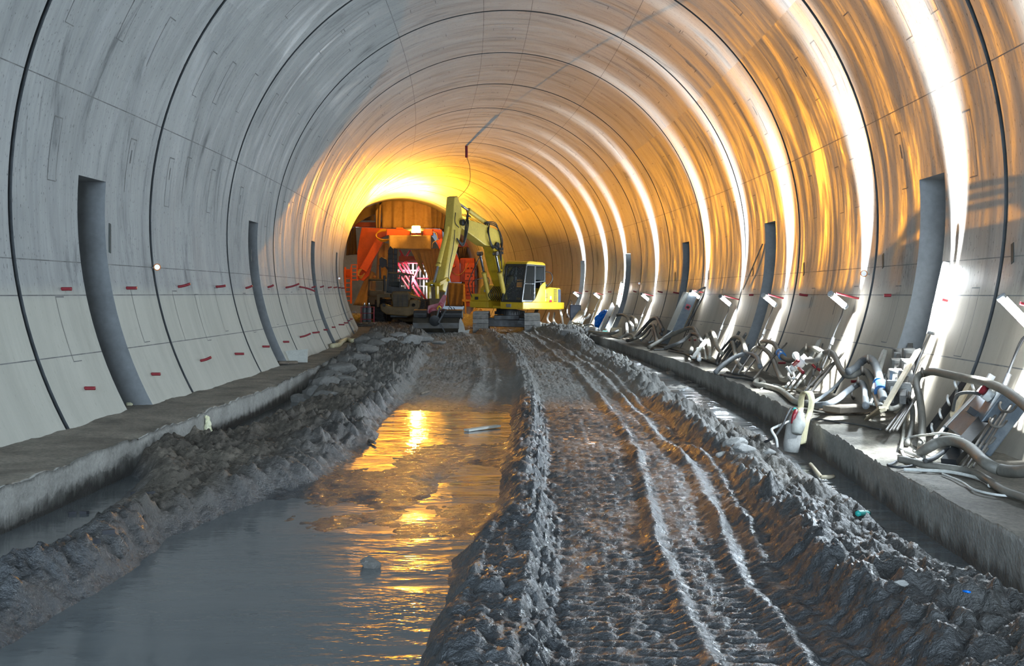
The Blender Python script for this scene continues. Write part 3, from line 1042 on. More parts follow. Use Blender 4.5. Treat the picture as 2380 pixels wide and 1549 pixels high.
# ------------------------------------------------------------------ sodium floodlight on the formwork gantry
M['sodium'] = emitter('sodium_lens', (1.0, 0.52, 0.08), 3500.0)
lp = P(967, 534, 84.2)
fl = thing('floodlight', 'blazing orange floodlight standing on the gantry platform', 'floodlight', lp + Vector((0, 0.2, -0.45)))
M['lamp_housing'] = simple('lamp_housing', (0.05, 0.05, 0.05), 0.5)
MB().prism([lp + Vector((x, 0.02, z)) for x, z in [(-.38, -.25), (.38, -.25), (.3, .3), (-.3, .3)]], (0, 0.3, 0)).build('housing', M['lamp_housing'], fl, 0.02)
MB().box(lp + Vector((0, -0.0, 0.02)), (0.56, 0.03, 0.42)).build('lens', M['sodium'], fl)
mb = MB()
for s in (-0.42, 0.42):
    mb.bar(lp + Vector((s, 0.15, 0.05)), lp + Vector((s, 0.15, -0.42)), 0.04, 0.06)
mb.bar(lp + Vector((-0.42, 0.15, -0.42)), lp + Vector((0.42, 0.15, -0.42)), 0.1, 0.06)
mb.bar(lp + Vector((0, 0.3, -0.2)), lp + Vector((0, 0.9, -0.2)), 0.1, 0.08)
mb.build('bracket', M['lamp_housing'], fl)
light('sodium_glow', 'POINT', lp + Vector((0, -0.9, 0.7)), 420, (1.0, 0.42, 0.04), shadow_soft_size=0.2)
src = lp + Vector((0, -0.35, 0.1))
light('sodium_flood', 'SPOT', src, 44000, (1.0, 0.38, 0.02), aim=Wl(806, 452), shadow_soft_size=0.04, spot_size=math.radians(62), spot_blend=1.0)
light('sodium_flood_right', 'SPOT', src, 14000, (1.0, 0.38, 0.03), aim=Wl(1980, 420), shadow_soft_size=0.04, spot_size=math.radians(46), spot_blend=1.0)
light('sodium_spill', 'SPOT', src, 9000, (1.0, 0.40, 0.02), aim=src + Vector((1.5, -2, -0.4)), shadow_soft_size=0.04, spot_size=math.radians(125), spot_blend=1.0)
MB().prism([lp + Vector((x, y, z)) for x, y, z in [(-.5, 0.0, -.1), (.5, 0.0, -.1), (.8, -1.35, .022), (-.8, -1.35, .022)]], (0, 0, 0.02)).build('added_shield', M['lamp_housing'], fl)  # plate added under the lamp to keep its light off the floor

# ------------------------------------------------------------------ the yellow excavator
M['yellow'] = simple('digger_yellow', (0.62, 0.40, 0.02), 0.42, dirt=(0.20, 0.15, 0.05), dirt_amt=0.35, scale=1.6)
M['pale_yellow'] = simple('top_lit_yellow', (0.72, 0.52, 0.09), 0.45, dirt=(0.36, 0.25, 0.06), dirt_amt=0.35, scale=1.6)  # paler copy of the yellow, light on the arm put into its colour
M['black_steel'] = simple('black_steel', (0.02, 0.021, 0.023), 0.5, dirt=(0.07, 0.065, 0.055), dirt_amt=0.4)
M['chrome'] = simple('cylinder_rod', (0.55, 0.58, 0.62), 0.15, metal=1.0, bump_s=0)
M['track_steel'] = simple('muddy_track_steel', (0.15, 0.145, 0.135), 0.6, dirt=(0.32, 0.31, 0.29), dirt_amt=0.7, scale=5)
M['red_steel'] = simple('red_steel', (0.30, 0.012, 0.03), 0.4, dirt=(0.15, 0.02, 0.02), dirt_amt=0.3)
M['blue_grey'] = simple('blue_grey_paint', (0.07, 0.085, 0.12), 0.4)
M['dark_bucket'] = simple('dirty_bucket_steel', (0.028, 0.025, 0.02), 0.5, dirt=(0.075, 0.06, 0.04), dirt_amt=0.6, scale=2.5)
M['pale_steel'] = simple('dried_mud_steel', (0.42, 0.41, 0.38), 0.7, dirt=(0.25, 0.24, 0.22), dirt_amt=0.5)
M['seat_cloth'] = simple('seat_cloth', (0.03, 0.03, 0.035), 0.8)


def glass_mat(name, tint, rough=0.02, specks=0.8):
    m, nt, b, L = new_mat(name)
    out = nt.nodes['Material Output']
    tr = nt.nodes.new('ShaderNodeBsdfTransparent')
    tr.inputs[0].default_value = (*tint, 1)
    gl = nt.nodes.new('ShaderNodeBsdfGlossy')
    gl.inputs['Roughness'].default_value = rough
    gl.inputs['Color'].default_value = (0.9, 0.95, 1, 1)
    fr = nt.nodes.new('ShaderNodeFresnel')
    fr.inputs[0].default_value = 1.5
    tc = nt.nodes.new('ShaderNodeTexCoord').outputs['Object']
    v = nt.nodes.new('ShaderNodeTexVoronoi')
    v.inputs['Scale'].default_value = 14
    L.new(tc, v.inputs['Vector'])
    df = nt.nodes.new('ShaderNodeBsdfDiffuse')
    df.inputs[0].default_value = (0.35, 0.35, 0.33, 1)
    m1 = nt.nodes.new('ShaderNodeMixShader')
    L.new(fr.outputs[0], m1.inputs[0])
    L.new(tr.outputs[0], m1.inputs[1])
    L.new(gl.outputs[0], m1.inputs[2])
    m2 = nt.nodes.new('ShaderNodeMixShader')
    L.new(ramp(nt, v.outputs['Distance'], [(0.10, specks), (0.16, 0.04)]), m2.inputs[0])
    L.new(m1.outputs[0], m2.inputs[1])
    L.new(df.outputs[0], m2.inputs[2])
    L.new(m2.outputs[0], out.inputs[0])
    return m


M['cab_glass'] = glass_mat('dusty_cab_glass', (0.66, 0.7, 0.72))
M['clear_glass'] = glass_mat('clear_cab_glass', (0.62, 0.66, 0.68), 0.02, 0.05)

XS, DS, ZG = 0.03, 52.0, -0.2
SA, CA = math.sin(math.radians(32)), math.cos(math.radians(32))
EL = Vector((CA, -SA, 0))       # the machine's left
EF = Vector((-SA, -CA, 0))      # the machine's forward
EU = Vector((0, 0, 1))
EROT = Matrix((EL, EF, EU)).transposed()


def E(a, b, z):
    return Vector((XS, DS, ZG)) + EL * a + EF * b + EU * z - Vector((0, 0, 0.022 * (a * CA - b * SA)))


def ebox(mb, a0, a1, b0, b1, z0, z1, mi=0):
    vs = [E(a, b, z) for z in (z0, z1) for a, b in ((a0, b0), (a1, b0), (a1, b1), (a0, b1))]
    return mb.add(vs, [(3, 2, 1, 0), (4, 5, 6, 7), (0, 1, 5, 4), (1, 2, 6, 5), (2, 3, 7, 6), (3, 0, 4, 7)], mi=mi)


def eprism(mb, prof, a0, a1, mi=0):
    """profile of (b, z) extruded from a0 to a1"""
    return mb.prism([E(a0, b, z) for b, z in prof], E(a1, 0, 0) - E(a0, 0, 0), mi)


def spine(pts):
    """outline of a tapering box-section beam from (t, z, half depth) points"""
    up, dn = [], []
    for i, (t, z, h) in enumerate(pts):
        t0, z0, _ = pts[max(i - 1, 0)]
        t1, z1, _ = pts[min(i + 1, len(pts) - 1)]
        L = math.hypot(t1 - t0, z1 - z0)
        nx, nz = -(z1 - z0) / L, (t1 - t0) / L
        up.append((t + nx * h, z + nz * h))
        dn.append((t - nx * h, z - nz * h))
    return up + dn[::-1]


ex = thing('excavator', 'yellow tracked excavator with raised two-piece arm and black-framed cab', 'excavator', (XS, DS, ZG))

# undercarriage: two tracks pointing straight at the camera
TX = {-1: -1.33, 1: 0.86}
for s, xt in TX.items():
    zt = ZG + (0.03 if s < 0 else -0.05)
    L, Rr = 1.55, 0.44
    per = 4 * L + 2 * PI * Rr
    n = 46
    mb = MB()
    for k in range(n):
        u = per * k / n
        if u < 2 * L:
            y, z, ang = -L + u, 0.0, 0.0
        elif u < 2 * L + PI * Rr:
            th = (u - 2 * L) / Rr
            y, z, ang = L + Rr * math.sin(th), Rr - Rr * math.cos(th), th
        elif u < 4 * L + PI * Rr:
            y, z, ang = L - (u - 2 * L - PI * Rr), 2 * Rr, PI
        else:
            th = (u - 4 * L - PI * Rr) / Rr
            y, z, ang = -L - Rr * math.sin(th), Rr + Rr * math.cos(th), PI + th
        m = Matrix.Rotation(ang, 3, 'X')
        c = Vector((xt, DS + y, zt + z + 0.03))
        off = m @ Vector((0, 0, -0.0))
        mb.box(c + off, (0.66, 0.178, 0.035), m)
        for q in (-0.055, 0.0, 0.055):
            mb.box(c + m @ Vector((0, q, -0.03)), (0.66, 0.016, 0.03), m)
        for q in (-0.1, 0.1):
            mb.box(c + m @ Vector((q, 0, 0.05)), (0.05, 0.17, 0.08), m)
    tr = mb.build('track', M['track_steel'], ex)
    fb = MB()
    fb.box((xt, DS, zt + 0.44), (0.34, 2.9, 0.3))
    fb.build('track_frame', M['black_steel'], tr)
    for yy in (-1.55, 1.55):
        MB().cyl((xt - 0.14, DS + yy, zt + 0.47), (xt + 0.14, DS + yy, zt + 0.47), 0.36, n=24).build('idler' if yy < 0 else 'sprocket', M['black_steel'], tr)
mb = MB()
mb.box((-0.235, DS, ZG + 0.55), (1.6, 1.1, 0.32))
mb.box((-0.235, DS, ZG + 0.72), (1.1, 1.6, 0.2))
mb.bar((-1.2, DS - 1.0, ZG + 0.5), (0.75, DS - 1.0, ZG + 0.46), 0.3, 0.3)
mb.build('car_body', M['black_steel'], ex, 0.02)
mb = MB().cyl((-0.1, DS, ZG + 0.8), (-0.05, DS, ZG + 1.1), 0.62, n=36)
for k in range(36):
    a = 2 * PI * k / 36
    mb.box((-0.1 + 0.64 * math.cos(a), DS + 0.64 * math.sin(a), ZG + 0.92), (0.05, 0.05, 0.14), Matrix.Rotation(a, 3, 'Z'))
mb.build('slew_ring', M['black_steel'], ex)

# house
up = MB()
ebox(up, -1.35, 1.42, -2.0, 1.0, 1.1, 1.22)
ebox(up, 0.30, 1.45, 0.9, 1.5, 1.1, 1.42)
ebox(up, 0.30, 1.45, -2.05, 0.95, 1.12, 1.42)
ebox(up, -1.38, -0.4, -2.0, 1.35, 1.12, 1.40)
deck = up.build('deck', M['yellow'], ex, 0.03)
MB().box(E(0.75, 1.52, 1.25), (0.24, 0.05, 0.14), EROT).build('lamp', M['chrome'], deck, 0.01)
MB().box(E(-1.0, 1.37, 1.53), (0.16, 0.05, 0.13), EROT).build('lamp', M['black_steel'], deck, 0.01)
hs = MB()
eprism(hs, [(-0.42, 1.42), (-0.42, 2.0), (-0.8, 2.08), (-1.45, 2.06), (-1.45, 1.42)], -1.35, 1.43)
eng = hs.build('engine_house', M['yellow'], ex, 0.04)
gr = MB()
for k in range(9):
    zz = 1.47 + k * 0.062
    gr.box(E(1.44, -1.25, zz), (0.03, 0.26, 0.032), EROT)
gr.build('grille', M['black_steel'], eng)
MB().box(E(1.435, -0.85, 1.62), (0.02, 0.14, 0.13), EROT).build('warning_plate', M['pale_steel'], eng)
MB().box(E(1.435, -0.85, 1.47), (0.02, 0.2, 0.09), EROT).build('warning_plate', M['red_steel'], eng)
v = MB()
for k in range(5):
    v.box(E(1.437, -0.52, 1.62 + k * 0.04), (0.02, 0.18, 0.02), EROT)
v.build('grille', M['black_steel'], eng)
cw = MB()
prof = [(-1.45, -1.38), (-1.45, 1.44), (-1.75, 1.42), (-1.98, 1.1), (-2.06, 0.4), (-2.06, -0.4), (-1.98, -1.1), (-1.75, -1.36)]
cw.prism([E(a, b, 1.36) for b, a in prof], (0, 0, 0.7))
cwo = cw.build('counterweight', M['yellow'], ex, 0.05)
MB().prism([E(a, b, 1.42) for b, a in [(-1.5, 1.455), (-1.72, 1.45), (-1.99, 1.12), (-1.99, 1.05), (-1.7, 1.38), (-1.5, 1.38)]], (0, 0, 0.58)).build('side_panel', M['blue_grey'], cwo)
bx = MB()
eprism(bx, [(-0.4, 1.4), (-0.4, 2.15), (0.35, 2.12), (0.55, 1.98), (0.62, 1.4)], -1.36, -0.42)
ebox(bx, -1.36, -0.42, 0.62, 1.33, 1.4, 1.72)
bxo = bx.build('storage_box', M['yellow'], ex, 0.04)
MB().box(E(-0.9, 0.63, 1.86), (0.4, 0.02, 0.1), EROT).build('name_plate', M['pale_steel'], bxo)
rl = MB()
rl.tube(spline([E(-1.3, 1.2, 1.7), E(-1.33, 1.2, 2.2), E(-1.3, 0.9, 2.35), E(-1.3, 0.0, 2.45), E(-1.3, -0.1, 2.1)], 5), 0.018, 6)
rl.build('hand_rail', M['black_steel'], ex)
ms = MB().tube(spline([E(-1.25, 1.3, 1.5), E(-1.35, 1.45, 2.2), E(-0.9, 1.3, 3.3)], 6), 0.02, 6)
ms.build('mirror_arm', M['black_steel'], ex)
eb = MB()
ebox(eb, 0.55, 1.1, -0.75, -0.55, 2.0, 2.9)
eb.build('exhaust_stack', M['black_steel'], ex, 0.02)
MB().tube(spline([E(1.4, -0.4, 2.75), E(1.62, -0.55, 2.7), E(1.66, -0.6, 2.4), E(1.45, -0.5, 2.1)], 5), 0.02, 6).build('hand_rail', M['black_steel'], ex)
MB().cyl(E(0.9, -1.3, 2.05), E(0.9, -1.3, 2.22), 0.06, n=12).build('filler_cap', M['black_steel'], ex)

# cab
A0, A1 = 0.36, 1.42
prof = {'fb': (1.5, 1.42), 'ft': (1.12, 3.02), 'rt': (-0.38, 3.02), 'rb': (-0.38, 1.42)}
fr = MB()
for a in (A0 + 0.05, A1 - 0.05):
    fr.bar(E(a, *prof['fb']), E(a, *prof['ft']), 0.09, 0.09, side=EL)
    fr.bar(E(a, *prof['ft']), E(a, *prof['rt']), 0.09, 0.11, side=EL)
    fr.bar(E(a, *prof['rt']), E(a, *prof['rb']), 0.1, 0.14, side=EL)
    fr.bar(E(a, 0.42, 3.0), E(a, 0.5, 1.45), 0.1, 0.13, side=EL)
    fr.bar(E(a, 1.48, 1.46), E(a, -0.38, 1.46), 0.08, 0.09, side=EL)
    fr.bar(E(a, 0.45, 2.28), E(a, -0.36, 2.34), 0.07, 0.07, side=EL)
for b, z, h in ((1.48, 1.45, 0.1), (1.13, 2.98, 0.12), (-0.38, 2.98, 0.12), (-0.38, 1.5, 0.1), (-0.38, 2.3, 0.08)):
    fr.bar(E(A0, b, z), E(A1, b, z), 0.09, h, side=EF)
cabo = fr.build('cab', M['black_steel'], ex, 0.015)
rf = MB()
eprism(rf, [(1.16, 3.03), (1.1, 3.13), (0.9, 3.18), (-0.2, 3.16), (-0.4, 3.1), (-0.44, 3.02)], A0 - 0.01, A1 + 0.01)
rfo = rf.build('roof', M['yellow'], cabo, 0.03)
MB().box(E(0.88, 0.35, 3.18), (0.7, 0.8, 0.03), EROT).build('roof_hatch', M['black_steel'], cabo, 0.01)


def pane(name, quad, parent, mat='clear_glass'):
    n = (quad[1] - quad[0]).cross(quad[2] - quad[0]).normalized()
    return MB().prism(quad, n * 0.008).build(name, M[mat], parent)


pane('windshield', [E(A0 + 0.09, 1.47, 1.5), E(A1 - 0.09, 1.47, 1.5), E(A1 - 0.09, 1.13, 2.93), E(A0 + 0.09, 1.13, 2.93)], cabo, 'cab_glass')
for a in (A0 + 0.03, A1 - 0.03):
    pane('side_window', [E(a, 1.4, 1.5), E(a, 0.55, 1.5), E(a, 0.48, 2.95), E(a, 1.1, 2.95)], cabo)
    pane('side_window', [E(a, 0.36, 2.38), E(a, -0.3, 2.38), E(a, -0.3, 2.94), E(a, 0.36, 2.94)], cabo)
pane('rear_window', [E(A0 + 0.08, -0.38, 2.36), E(A1 - 0.08, -0.38, 2.36), E(A1 - 0.08, -0.38, 2.92), E(A0 + 0.08, -0.38, 2.92)], cabo)
sp_ = MB()
sp_.prism([E(A1 - 0.02, b, z) for b, z in [(0.75, 1.42), (0.45, 1.55), (0.22, 1.85), (0.02, 2.12), (-0.2, 2.25), (-0.42, 2.3), (-0.42, 1.42)]], EL * 0.035)
sp_.build('side_panel', M['yellow'], cabo, 0.01)
dr = MB()
dr.bar(E(A1 + 0.01, 1.35, 2.2), E(A1 + 0.01, 0.55, 2.2), 0.03, 0.04, side=EL)
dr.tube(spline([E(A1 + 0.03, 0.62, 1.7), E(A1 + 0.06, 0.62, 1.75), E(A1 + 0.06, 0.6, 2.3), E(A1 + 0.03, 0.6, 2.35)], 4), 0.014, 6)
dr.build('door_rail', M['chrome'], cabo)
st = MB()
ebox(st, 0.65, 1.15, 0.0, 0.5, 1.6, 1.95)
eprism(st, [(0.0, 1.9), (-0.12, 2.6), (0.0, 2.62), (0.12, 1.95)], 0.65, 1.15)
ebox(st, 0.8, 1.0, -0.06, 0.04, 2.62, 2.82)
st.build('seat', M['seat_cloth'], cabo, 0.03)
ct = MB()
for a in (0.55, 1.2):
    ebox(ct, a - 0.08, a + 0.08, 0.2, 0.8, 1.6, 2.05)
    ct.cyl(E(a, 0.75, 2.05), E(a, 0.8, 2.25), 0.02, n=8)
ct.build('control_console', M['black_steel'], cabo)
MB().tube(spline([E(A0 + 0.02, 1.2, 2.95), E(A0 - 0.02, 1.32, 2.6), E(A0, 1.36, 2.2)], 5), 0.014, 6).build('grab_rail', M['black_steel'], cabo)

# two-piece boom, stick and their cylinders, all in the machine's centre plane
def beam(name, pts, w, mat, parent, bevel=0.03):
    mb = MB()
    eprism(mb, [(t, z - ZG) for t, z in spine(pts)], -w / 2, w / 2)
    return mb.build(name, M[mat], parent, bevel)


def eb_(t, z, a=0.0):
    return E(a, t, z - ZG)


def ram(t0, z0, t1, z1, frac, r, a=0.0, parent=None, name='cylinder'):
    p, q = eb_(t0, z0, a), eb_(t1, z1, a)
    m = p.lerp(q, frac)
    mb = MB().cyl(p, m, r, n=16)
    mb.cyl(p.lerp(q, frac - 0.05), p.lerp(q, frac + 0.005), r * 1.15, n=16)
    o = mb.build(name, M['pale_yellow'], parent)
    rd = MB().cyl(m, q, r * 0.55, n=12)
    rd.cyl(q - EL * 0.1, q + EL * 0.1, r * 1.0, n=12)
    rd.build('rod', M['chrome'], o)
    return o


lb = beam('lower_boom', [(0.35, 1.2, .2), (0.75, 1.8, .3), (1.3, 2.7, .33), (1.62, 3.25, .27), (1.78, 3.62, .2)], 0.52, 'yellow', ex)
ub = beam('upper_boom', [(1.3, 3.95, .2), (1.7, 3.9, .40), (2.5, 4.0, .43), (3.4, 4.22, .32), (4.35, 4.42, .2)], 0.5, 'pale_yellow', ex)
sk = beam('stick', [(4.66, 5.46, .11), (4.55, 5.1, .27), (4.5, 4.5, .36), (4.75, 3.6, .3), (5.5, 1.6, .13)], 0.4, 'pale_yellow', ex)
for a in (-0.27, 0.27):
    MB().cyl(eb_(1.72, 3.58, a - 0.06), eb_(1.72, 3.58, a + 0.06), 0.16, n=20).build('pivot_pin', M['black_steel'], ub)
MB().cyl(eb_(4.3, 4.42, -0.33), eb_(4.3, 4.42, 0.33), 0.13, n=20).build('pivot_pin', M['black_steel'], sk)
for a in (-0.4, 0.4):
    ram(1.25, 1.3, 2.0, 3.25, 0.6, 0.105, a, ex, 'boom_cylinder')
ram(2.0, 4.5, 4.45, 5.3, 0.6, 0.10, 0.0, ex, 'stick_cylinder')
ram(4.95, 4.2, 5.95, 1.85, 0.68, 0.095, 0.0, ex, 'bucket_cylinder')
ln = MB()
for a in (-0.24, 0.24):
    ln.bar(eb_(5.3, 2.1, a), eb_(5.98, 1.85, a), 0.07, 0.13, side=EL)
    ln.bar(eb_(5.98, 1.9, a * 0.8), eb_(5.95, 1.3, a * 0.8), 0.08, 0.14, side=EL)
ln.cyl(eb_(5.97, 1.87, -0.34), eb_(5.97, 1.87, 0.34), 0.07, n=12)
ln.cyl(eb_(5.32, 2.05, -0.32), eb_(5.32, 2.05, 0.32), 0.06, n=12)
ln.build('bucket_linkage', M['yellow'], ex)
# hydraulic hoses
def hose_on(pts, r=0.022, mat='black_rubber'):
    MB().tube(spline([eb_(t, z, a) for t, z, a in pts], 7), r, 7).build('hydraulic_hose', M[mat], ex)


for q in range(3):
    o_ = 0.06 * q
    hose_on([(1.35 - o_, 2.6, .3 - .2 * q), (1.5, 3.3, .36), (1.45 - o_, 3.85, .38 - .1 * q), (1.8, 4.4 + o_, .3), (2.4, 4.52 + o_ * .5, .1 * q)])
    hose_on([(2.3, 4.5, .27 - .1 * q), (2.45, 4.1 - o_, .34), (2.2, 3.6 - o_, .35), (1.75, 3.55, .36), (1.55, 3.15 - o_, .34)], 0.025)
    hose_on([(3.6, 4.7, .1 * q), (4.0, 4.85 - o_, .32), (4.2, 4.4 - o_, .36 + o_), (4.35, 3.6 - o_, .34), (4.75, 3.75, .3)], 0.026)
    hose_on([(2.5, 4.5, -.15 + .12 * q), (3.2, 4.66, -.15 + .12 * q), (3.9, 4.8, -.1 + .1 * q)], 0.018, 'yellow')
hose_on([(4.8, 4.1, .24), (4.95, 3.4, .26), (5.2, 2.6, .25), (5.35, 2.0, .3), (5.6, 1.3, .45), (5.65, 0.95, .6)], 0.016)
hose_on([(4.72, 4.8, .22), (4.8, 4.4, .25), (4.55, 4.2, .27)], 0.016)
vb = MB()
for q in range(6):
    vb.box(eb_(1.45 + 0.1 * (q % 3), 3.3 + 0.16 * (q // 3), 0.36), (0.1, 0.09, 0.12), EROT)
vb.build('valve_block', M['black_steel'], lb)
hb = MB()
for q in range(7):
    hb.tube(spline([eb_(1.2, 1.25, -.3 + q * .1), eb_(1.45, 1.5, -.32 + q * .1), eb_(1.1, 1.9, -.25 + q * .08)], 5), 0.02, 6)
hb.build('hose_bundle', M['black_rubber'], ex)

# red tilt rotator and the wide grading bucket, hung frontal to the camera
BC = P(1018, 745, 46.7)
BC.z = 0.0
tr = MB()
tc_ = P(1013, 712, 46.9)
tr.prism([tc_ + Vector((x, 0, z)) for x, z in [(-.36, -.28), (.1, -.3), (.3, .0), (.42, .42), (.3, .46), (.1, .12), (-.3, .02)]], (0, 0.35, 0))
tr.cyl(tc_ + Vector((-.12, -0.12, -.22)), tc_ + Vector((-.12, .5, -.22)), 0.16, n=20)
tr.cyl(tc_ + Vector((.2, -0.06, .05)), tc_ + Vector((.2, .4, .05)), 0.09, n=16)
ro = tr.build('tilt_rotator', M['red_steel'], ex, 0.02)
hk = MB().tube(spline([tc_ + Vector((.06, -.12, -.1)), tc_ + Vector((.14, -.16, .0)), tc_ + Vector((.2, -.14, -.08)), tc_ + Vector((.14, -.12, -.16)), tc_ + Vector((.06, -.12, -.1))], 5), 0.03, 8)
hk.build('lifting_eye', M['yellow'], ro)
W2 = 0.93
prof = [(0.30, 0.62), (0.05, 0.72), (-0.25, 0.62), (-0.42, 0.42), (-0.44, 0.2), (-0.30, 0.03), (0.02, 0.0), (0.35, 0.02)]
inner = [(0.35, 0.05), (0.03, 0.03), (-0.27, 0.07), (-0.40, 0.22), (-0.38, 0.4), (-0.22, 0.58), (0.05, 0.68), (0.30, 0.59)]
bk = MB().prism([BC + Vector((-W2, y, z)) for y, z in prof + inner], (2 * W2 - 0.1, 0, 0))
bo = bk.build('bucket', M['dark_bucket'], ex, 0.01)
for x0, mt in ((-W2 - 0.03, 'dark_bucket'), (W2 - 0.12, 'dark_bucket')):
    MB().prism([BC + Vector((x0, y, z)) for y, z in prof], (0.035, 0, 0)).build('side_plate', M[mt], bo)
ed = MB().box(BC + Vector((0, -0.42, 0.02)), (2 * W2 + 0.05, 0.2, 0.035)).build('cutting_edge', M['black_steel'], bo)
pl = MB().prism([BC + Vector((x, -0.42, z)) for x, z in [(W2 - .02, .62), (W2 + .08, .42), (W2 + .16, .12), (W2 + .34, .16), (W2 + .3, .0), (W2 + .12, -.06), (W2 - .12, -.03), (W2 - .1, .3)]], (0, 0.04, 0))
pl.build('side_cutter', M['pale_steel'], bo)
for x0, x1 in ((-0.95, -0.42), (0.12, 0.98)):
    pr = [(-.1, .55), (-.3, .62), (-.34, .78), (-.22, .9), (.0, .95), (.2, .85), (.2, .6)]
    MB().prism([BC + Vector((x0, y, z)) for y, z in pr], (x1 - x0, 0, 0)).build('hood', M['black_steel'], bo, 0.03)
cb = MB()
cb.cyl(BC + Vector((-.1, -.48, .5)), BC + Vector((-.1, 0, .6)), 0.22, 0.3, n=16)
cb.bar(BC + Vector((.05, -.46, .5)), BC + Vector((.3, -.46, .06)), 0.05, 0.1, side=(1, 0, 0))
cb.bar(BC + Vector((.35, -.4, .95)), BC + Vector((.05, -.45, .42)), 0.06, 0.16, side=(1, 0, 0))
cb.bar(BC + Vector((.1, -.4, 1.0)), BC + Vector((-.02, -.44, .62)), 0.06, 0.2, side=(1, 0, 0))
cb.build('bracket', M['black_steel'], bo, 0.01)
for k in range(3):
    MB().tube(spline([tc_ + Vector((.2 + .05 * k, 0, -.1)), tc_ + Vector((.45 + .1 * k, -.12, -.42 + .05 * k)), tc_ + Vector((.6 + .12 * k, -.15, -.28)), tc_ + Vector((.5 + .1 * k, -.1, -.05))], 6), 0.016, 6).build('hydraulic_hose', M['black_rubber' if k else 'chrome'], ro)

# ------------------------------------------------------------------ wheel loader and drill rig parked in front of the gantry
M['dirty_yellow'] = simple('dirty_machine_yellow', (0.16, 0.105, 0.035), 0.6, dirt=(0.05, 0.04, 0.03), dirt_amt=0.6, scale=2)
M['tyre'] = simple('tyre_rubber', (0.016, 0.015, 0.014), 0.75, dirt=(0.05, 0.045, 0.04), dirt_amt=0.4)
M['glass_amber'] = glass_mat('machine_glass', (0.75, 0.75, 0.7), 0.02, 0.05)


def z1(zx, zy, d):
    return P(760 + 0.2453 * zx, 420 + 0.2453 * zy, d)


def zprism(mb, poly, d, th, mi=0):
    return mb.prism([z1(x, y, d) for x, y in poly], (0, th, 0), mi)


def tyre(x, y, z, r, w, parent, name='wheel'):
    """lugged tyre with its rim; axle along x"""
    mb = MB()
    prof = [(-w / 2, r * 0.6), (-w / 2, r * 0.9), (-w / 2 * 0.8, r), (w / 2 * 0.8, r), (w / 2, r * 0.9), (w / 2, r * 0.6)]
    n = 32
    vs, fs = [], []
    for k in range(n):
        a = 2 * PI * k / n
        for px_, rr in prof:
            vs.append(Vector((x + px_, y + rr * math.cos(a), z + rr * math.sin(a))))
    m = len(prof)
    for k in range(n):
        for j in range(m):
            fs.append((k * m + j, k * m + (j + 1) % m, ((k + 1) % n) * m + (j + 1) % m, ((k + 1) % n) * m + j))
    mb.add(vs, fs)
    for k in range(20):
        a = 2 * PI * k / 20
        for s in (-1, 1):
            rot = Matrix.Rotation(a, 3, 'X') @ Matrix.Rotation(0.5 * s, 3, 'Y' if False else 'Z')
            c = Vector((x + s * w * 0.24, y, z)) + Matrix.Rotation(a, 3, 'X') @ Vector((0, 0, r + 0.01))
            mb.box(c, (w * 0.5, 0.09, 0.07), Matrix.Rotation(a, 3, 'X') @ Matrix.Rotation(0.45 * s, 3, 'Z'))
    o = mb.build(name, M['tyre'], parent)
    MB().cyl((x - w * 0.3, y, z), (x + w * 0.3, y, z), r * 0.6, n=24).build('rim', M['dirty_yellow'], o)
    return o


D0 = 62.0
zfl = -0.22
ld = thing('wheel_loader', 'dark dirty wheel loader seen from behind left of the excavator', 'loader', Vector((z1(680, 1200, D0).x, D0 + 1.5, zfl)))
lx = wloc(ld).x
hood = MB()
zprism(hood, [(620, 1050), (770, 1050), (790, 1090), (775, 1215), (625, 1215), (605, 1090)], D0 - 0.2, 2.2)
ho = hood.build('engine_hood', M['dirty_yellow'], ld, 0.06)
g = MB()
for k in range(8):
    a, b = z1(632, 1085 + k * 15, D0 - 0.23), z1(762, 1085 + k * 15, D0 - 0.23)
    g.bar(a, b, 0.03, 0.025)
for k in range(4):
    g.bar(z1(632 + 43 * k, 1078, D0 - 0.22), z1(632 + 43 * k, 1196, D0 - 0.22), 0.03, 0.02)
g.build('grille', M['black_steel'], ho)
cwl = MB()
zprism(cwl, [(500, 1180), (520, 1165), (625, 1195), (770, 1195), (780, 1130), (850, 1125), (880, 1140), (875, 1200), (840, 1260), (760, 1290), (560, 1270), (510, 1235)], D0 - 0.35, 0.9)
cwl.build('counterweight', M['dirty_yellow'], ld, 0.06)
for zx in (540, 820):
    MB().cyl(z1(zx, 1180, D0 - 0.4), z1(zx, 1180, D0 - 0.3), 0.09, n=14).build('tail_lamp', M['black_steel'], ld)
fd = MB()
zprism(fd, [(470, 1085), (480, 1075), (600, 1075), (605, 1110), (500, 1110), (495, 1200), (470, 1200)], D0 + 0.1, 1.3)
zprism(fd, [(780, 1075), (880, 1110), (880, 1130), (780, 1110)], D0 + 0.1, 1.3)
fd.build('fender', M['dirty_yellow'], ld, 0.02)
for sx in (-1, 1):
    for yy, nm in ((0.6, 'wheel'), (3.6, 'wheel')):
        tyre(lx + sx * 1.05, D0 + yy + 0.3, zfl + 0.72, 0.72, 0.55, ld)
ch = MB().box((lx, D0 + 2.0, zfl + 0.75), (0.9, 4.2, 0.45))
ch.build('chassis', M['black_steel'], ld, 0.03)
cab = MB()
cd0, cd1 = D0 + 0.9, D0 + 2.3
cor = [(570, 1055), (585, 880), (797, 895), (785, 1085)]
for d in (cd0, cd1):
    q = [z1(*c, d) for c in cor]
    for i in range(4):
        cab.bar(q[i], q[(i + 1) % 4], 0.1, 0.1)
    mid0, mid1 = z1(700, 890, d), z1(690, 1075, d)
    cab.bar(mid0, mid1, 0.12, 0.08)
for c in cor:
    cab.bar(z1(*c, cd0), z1(*c, cd1), 0.1, 0.1)
zprism(cab, [(575, 1000), (580, 1060), (785, 1085), (790, 1030)], cd0 - 0.02, 0.06)
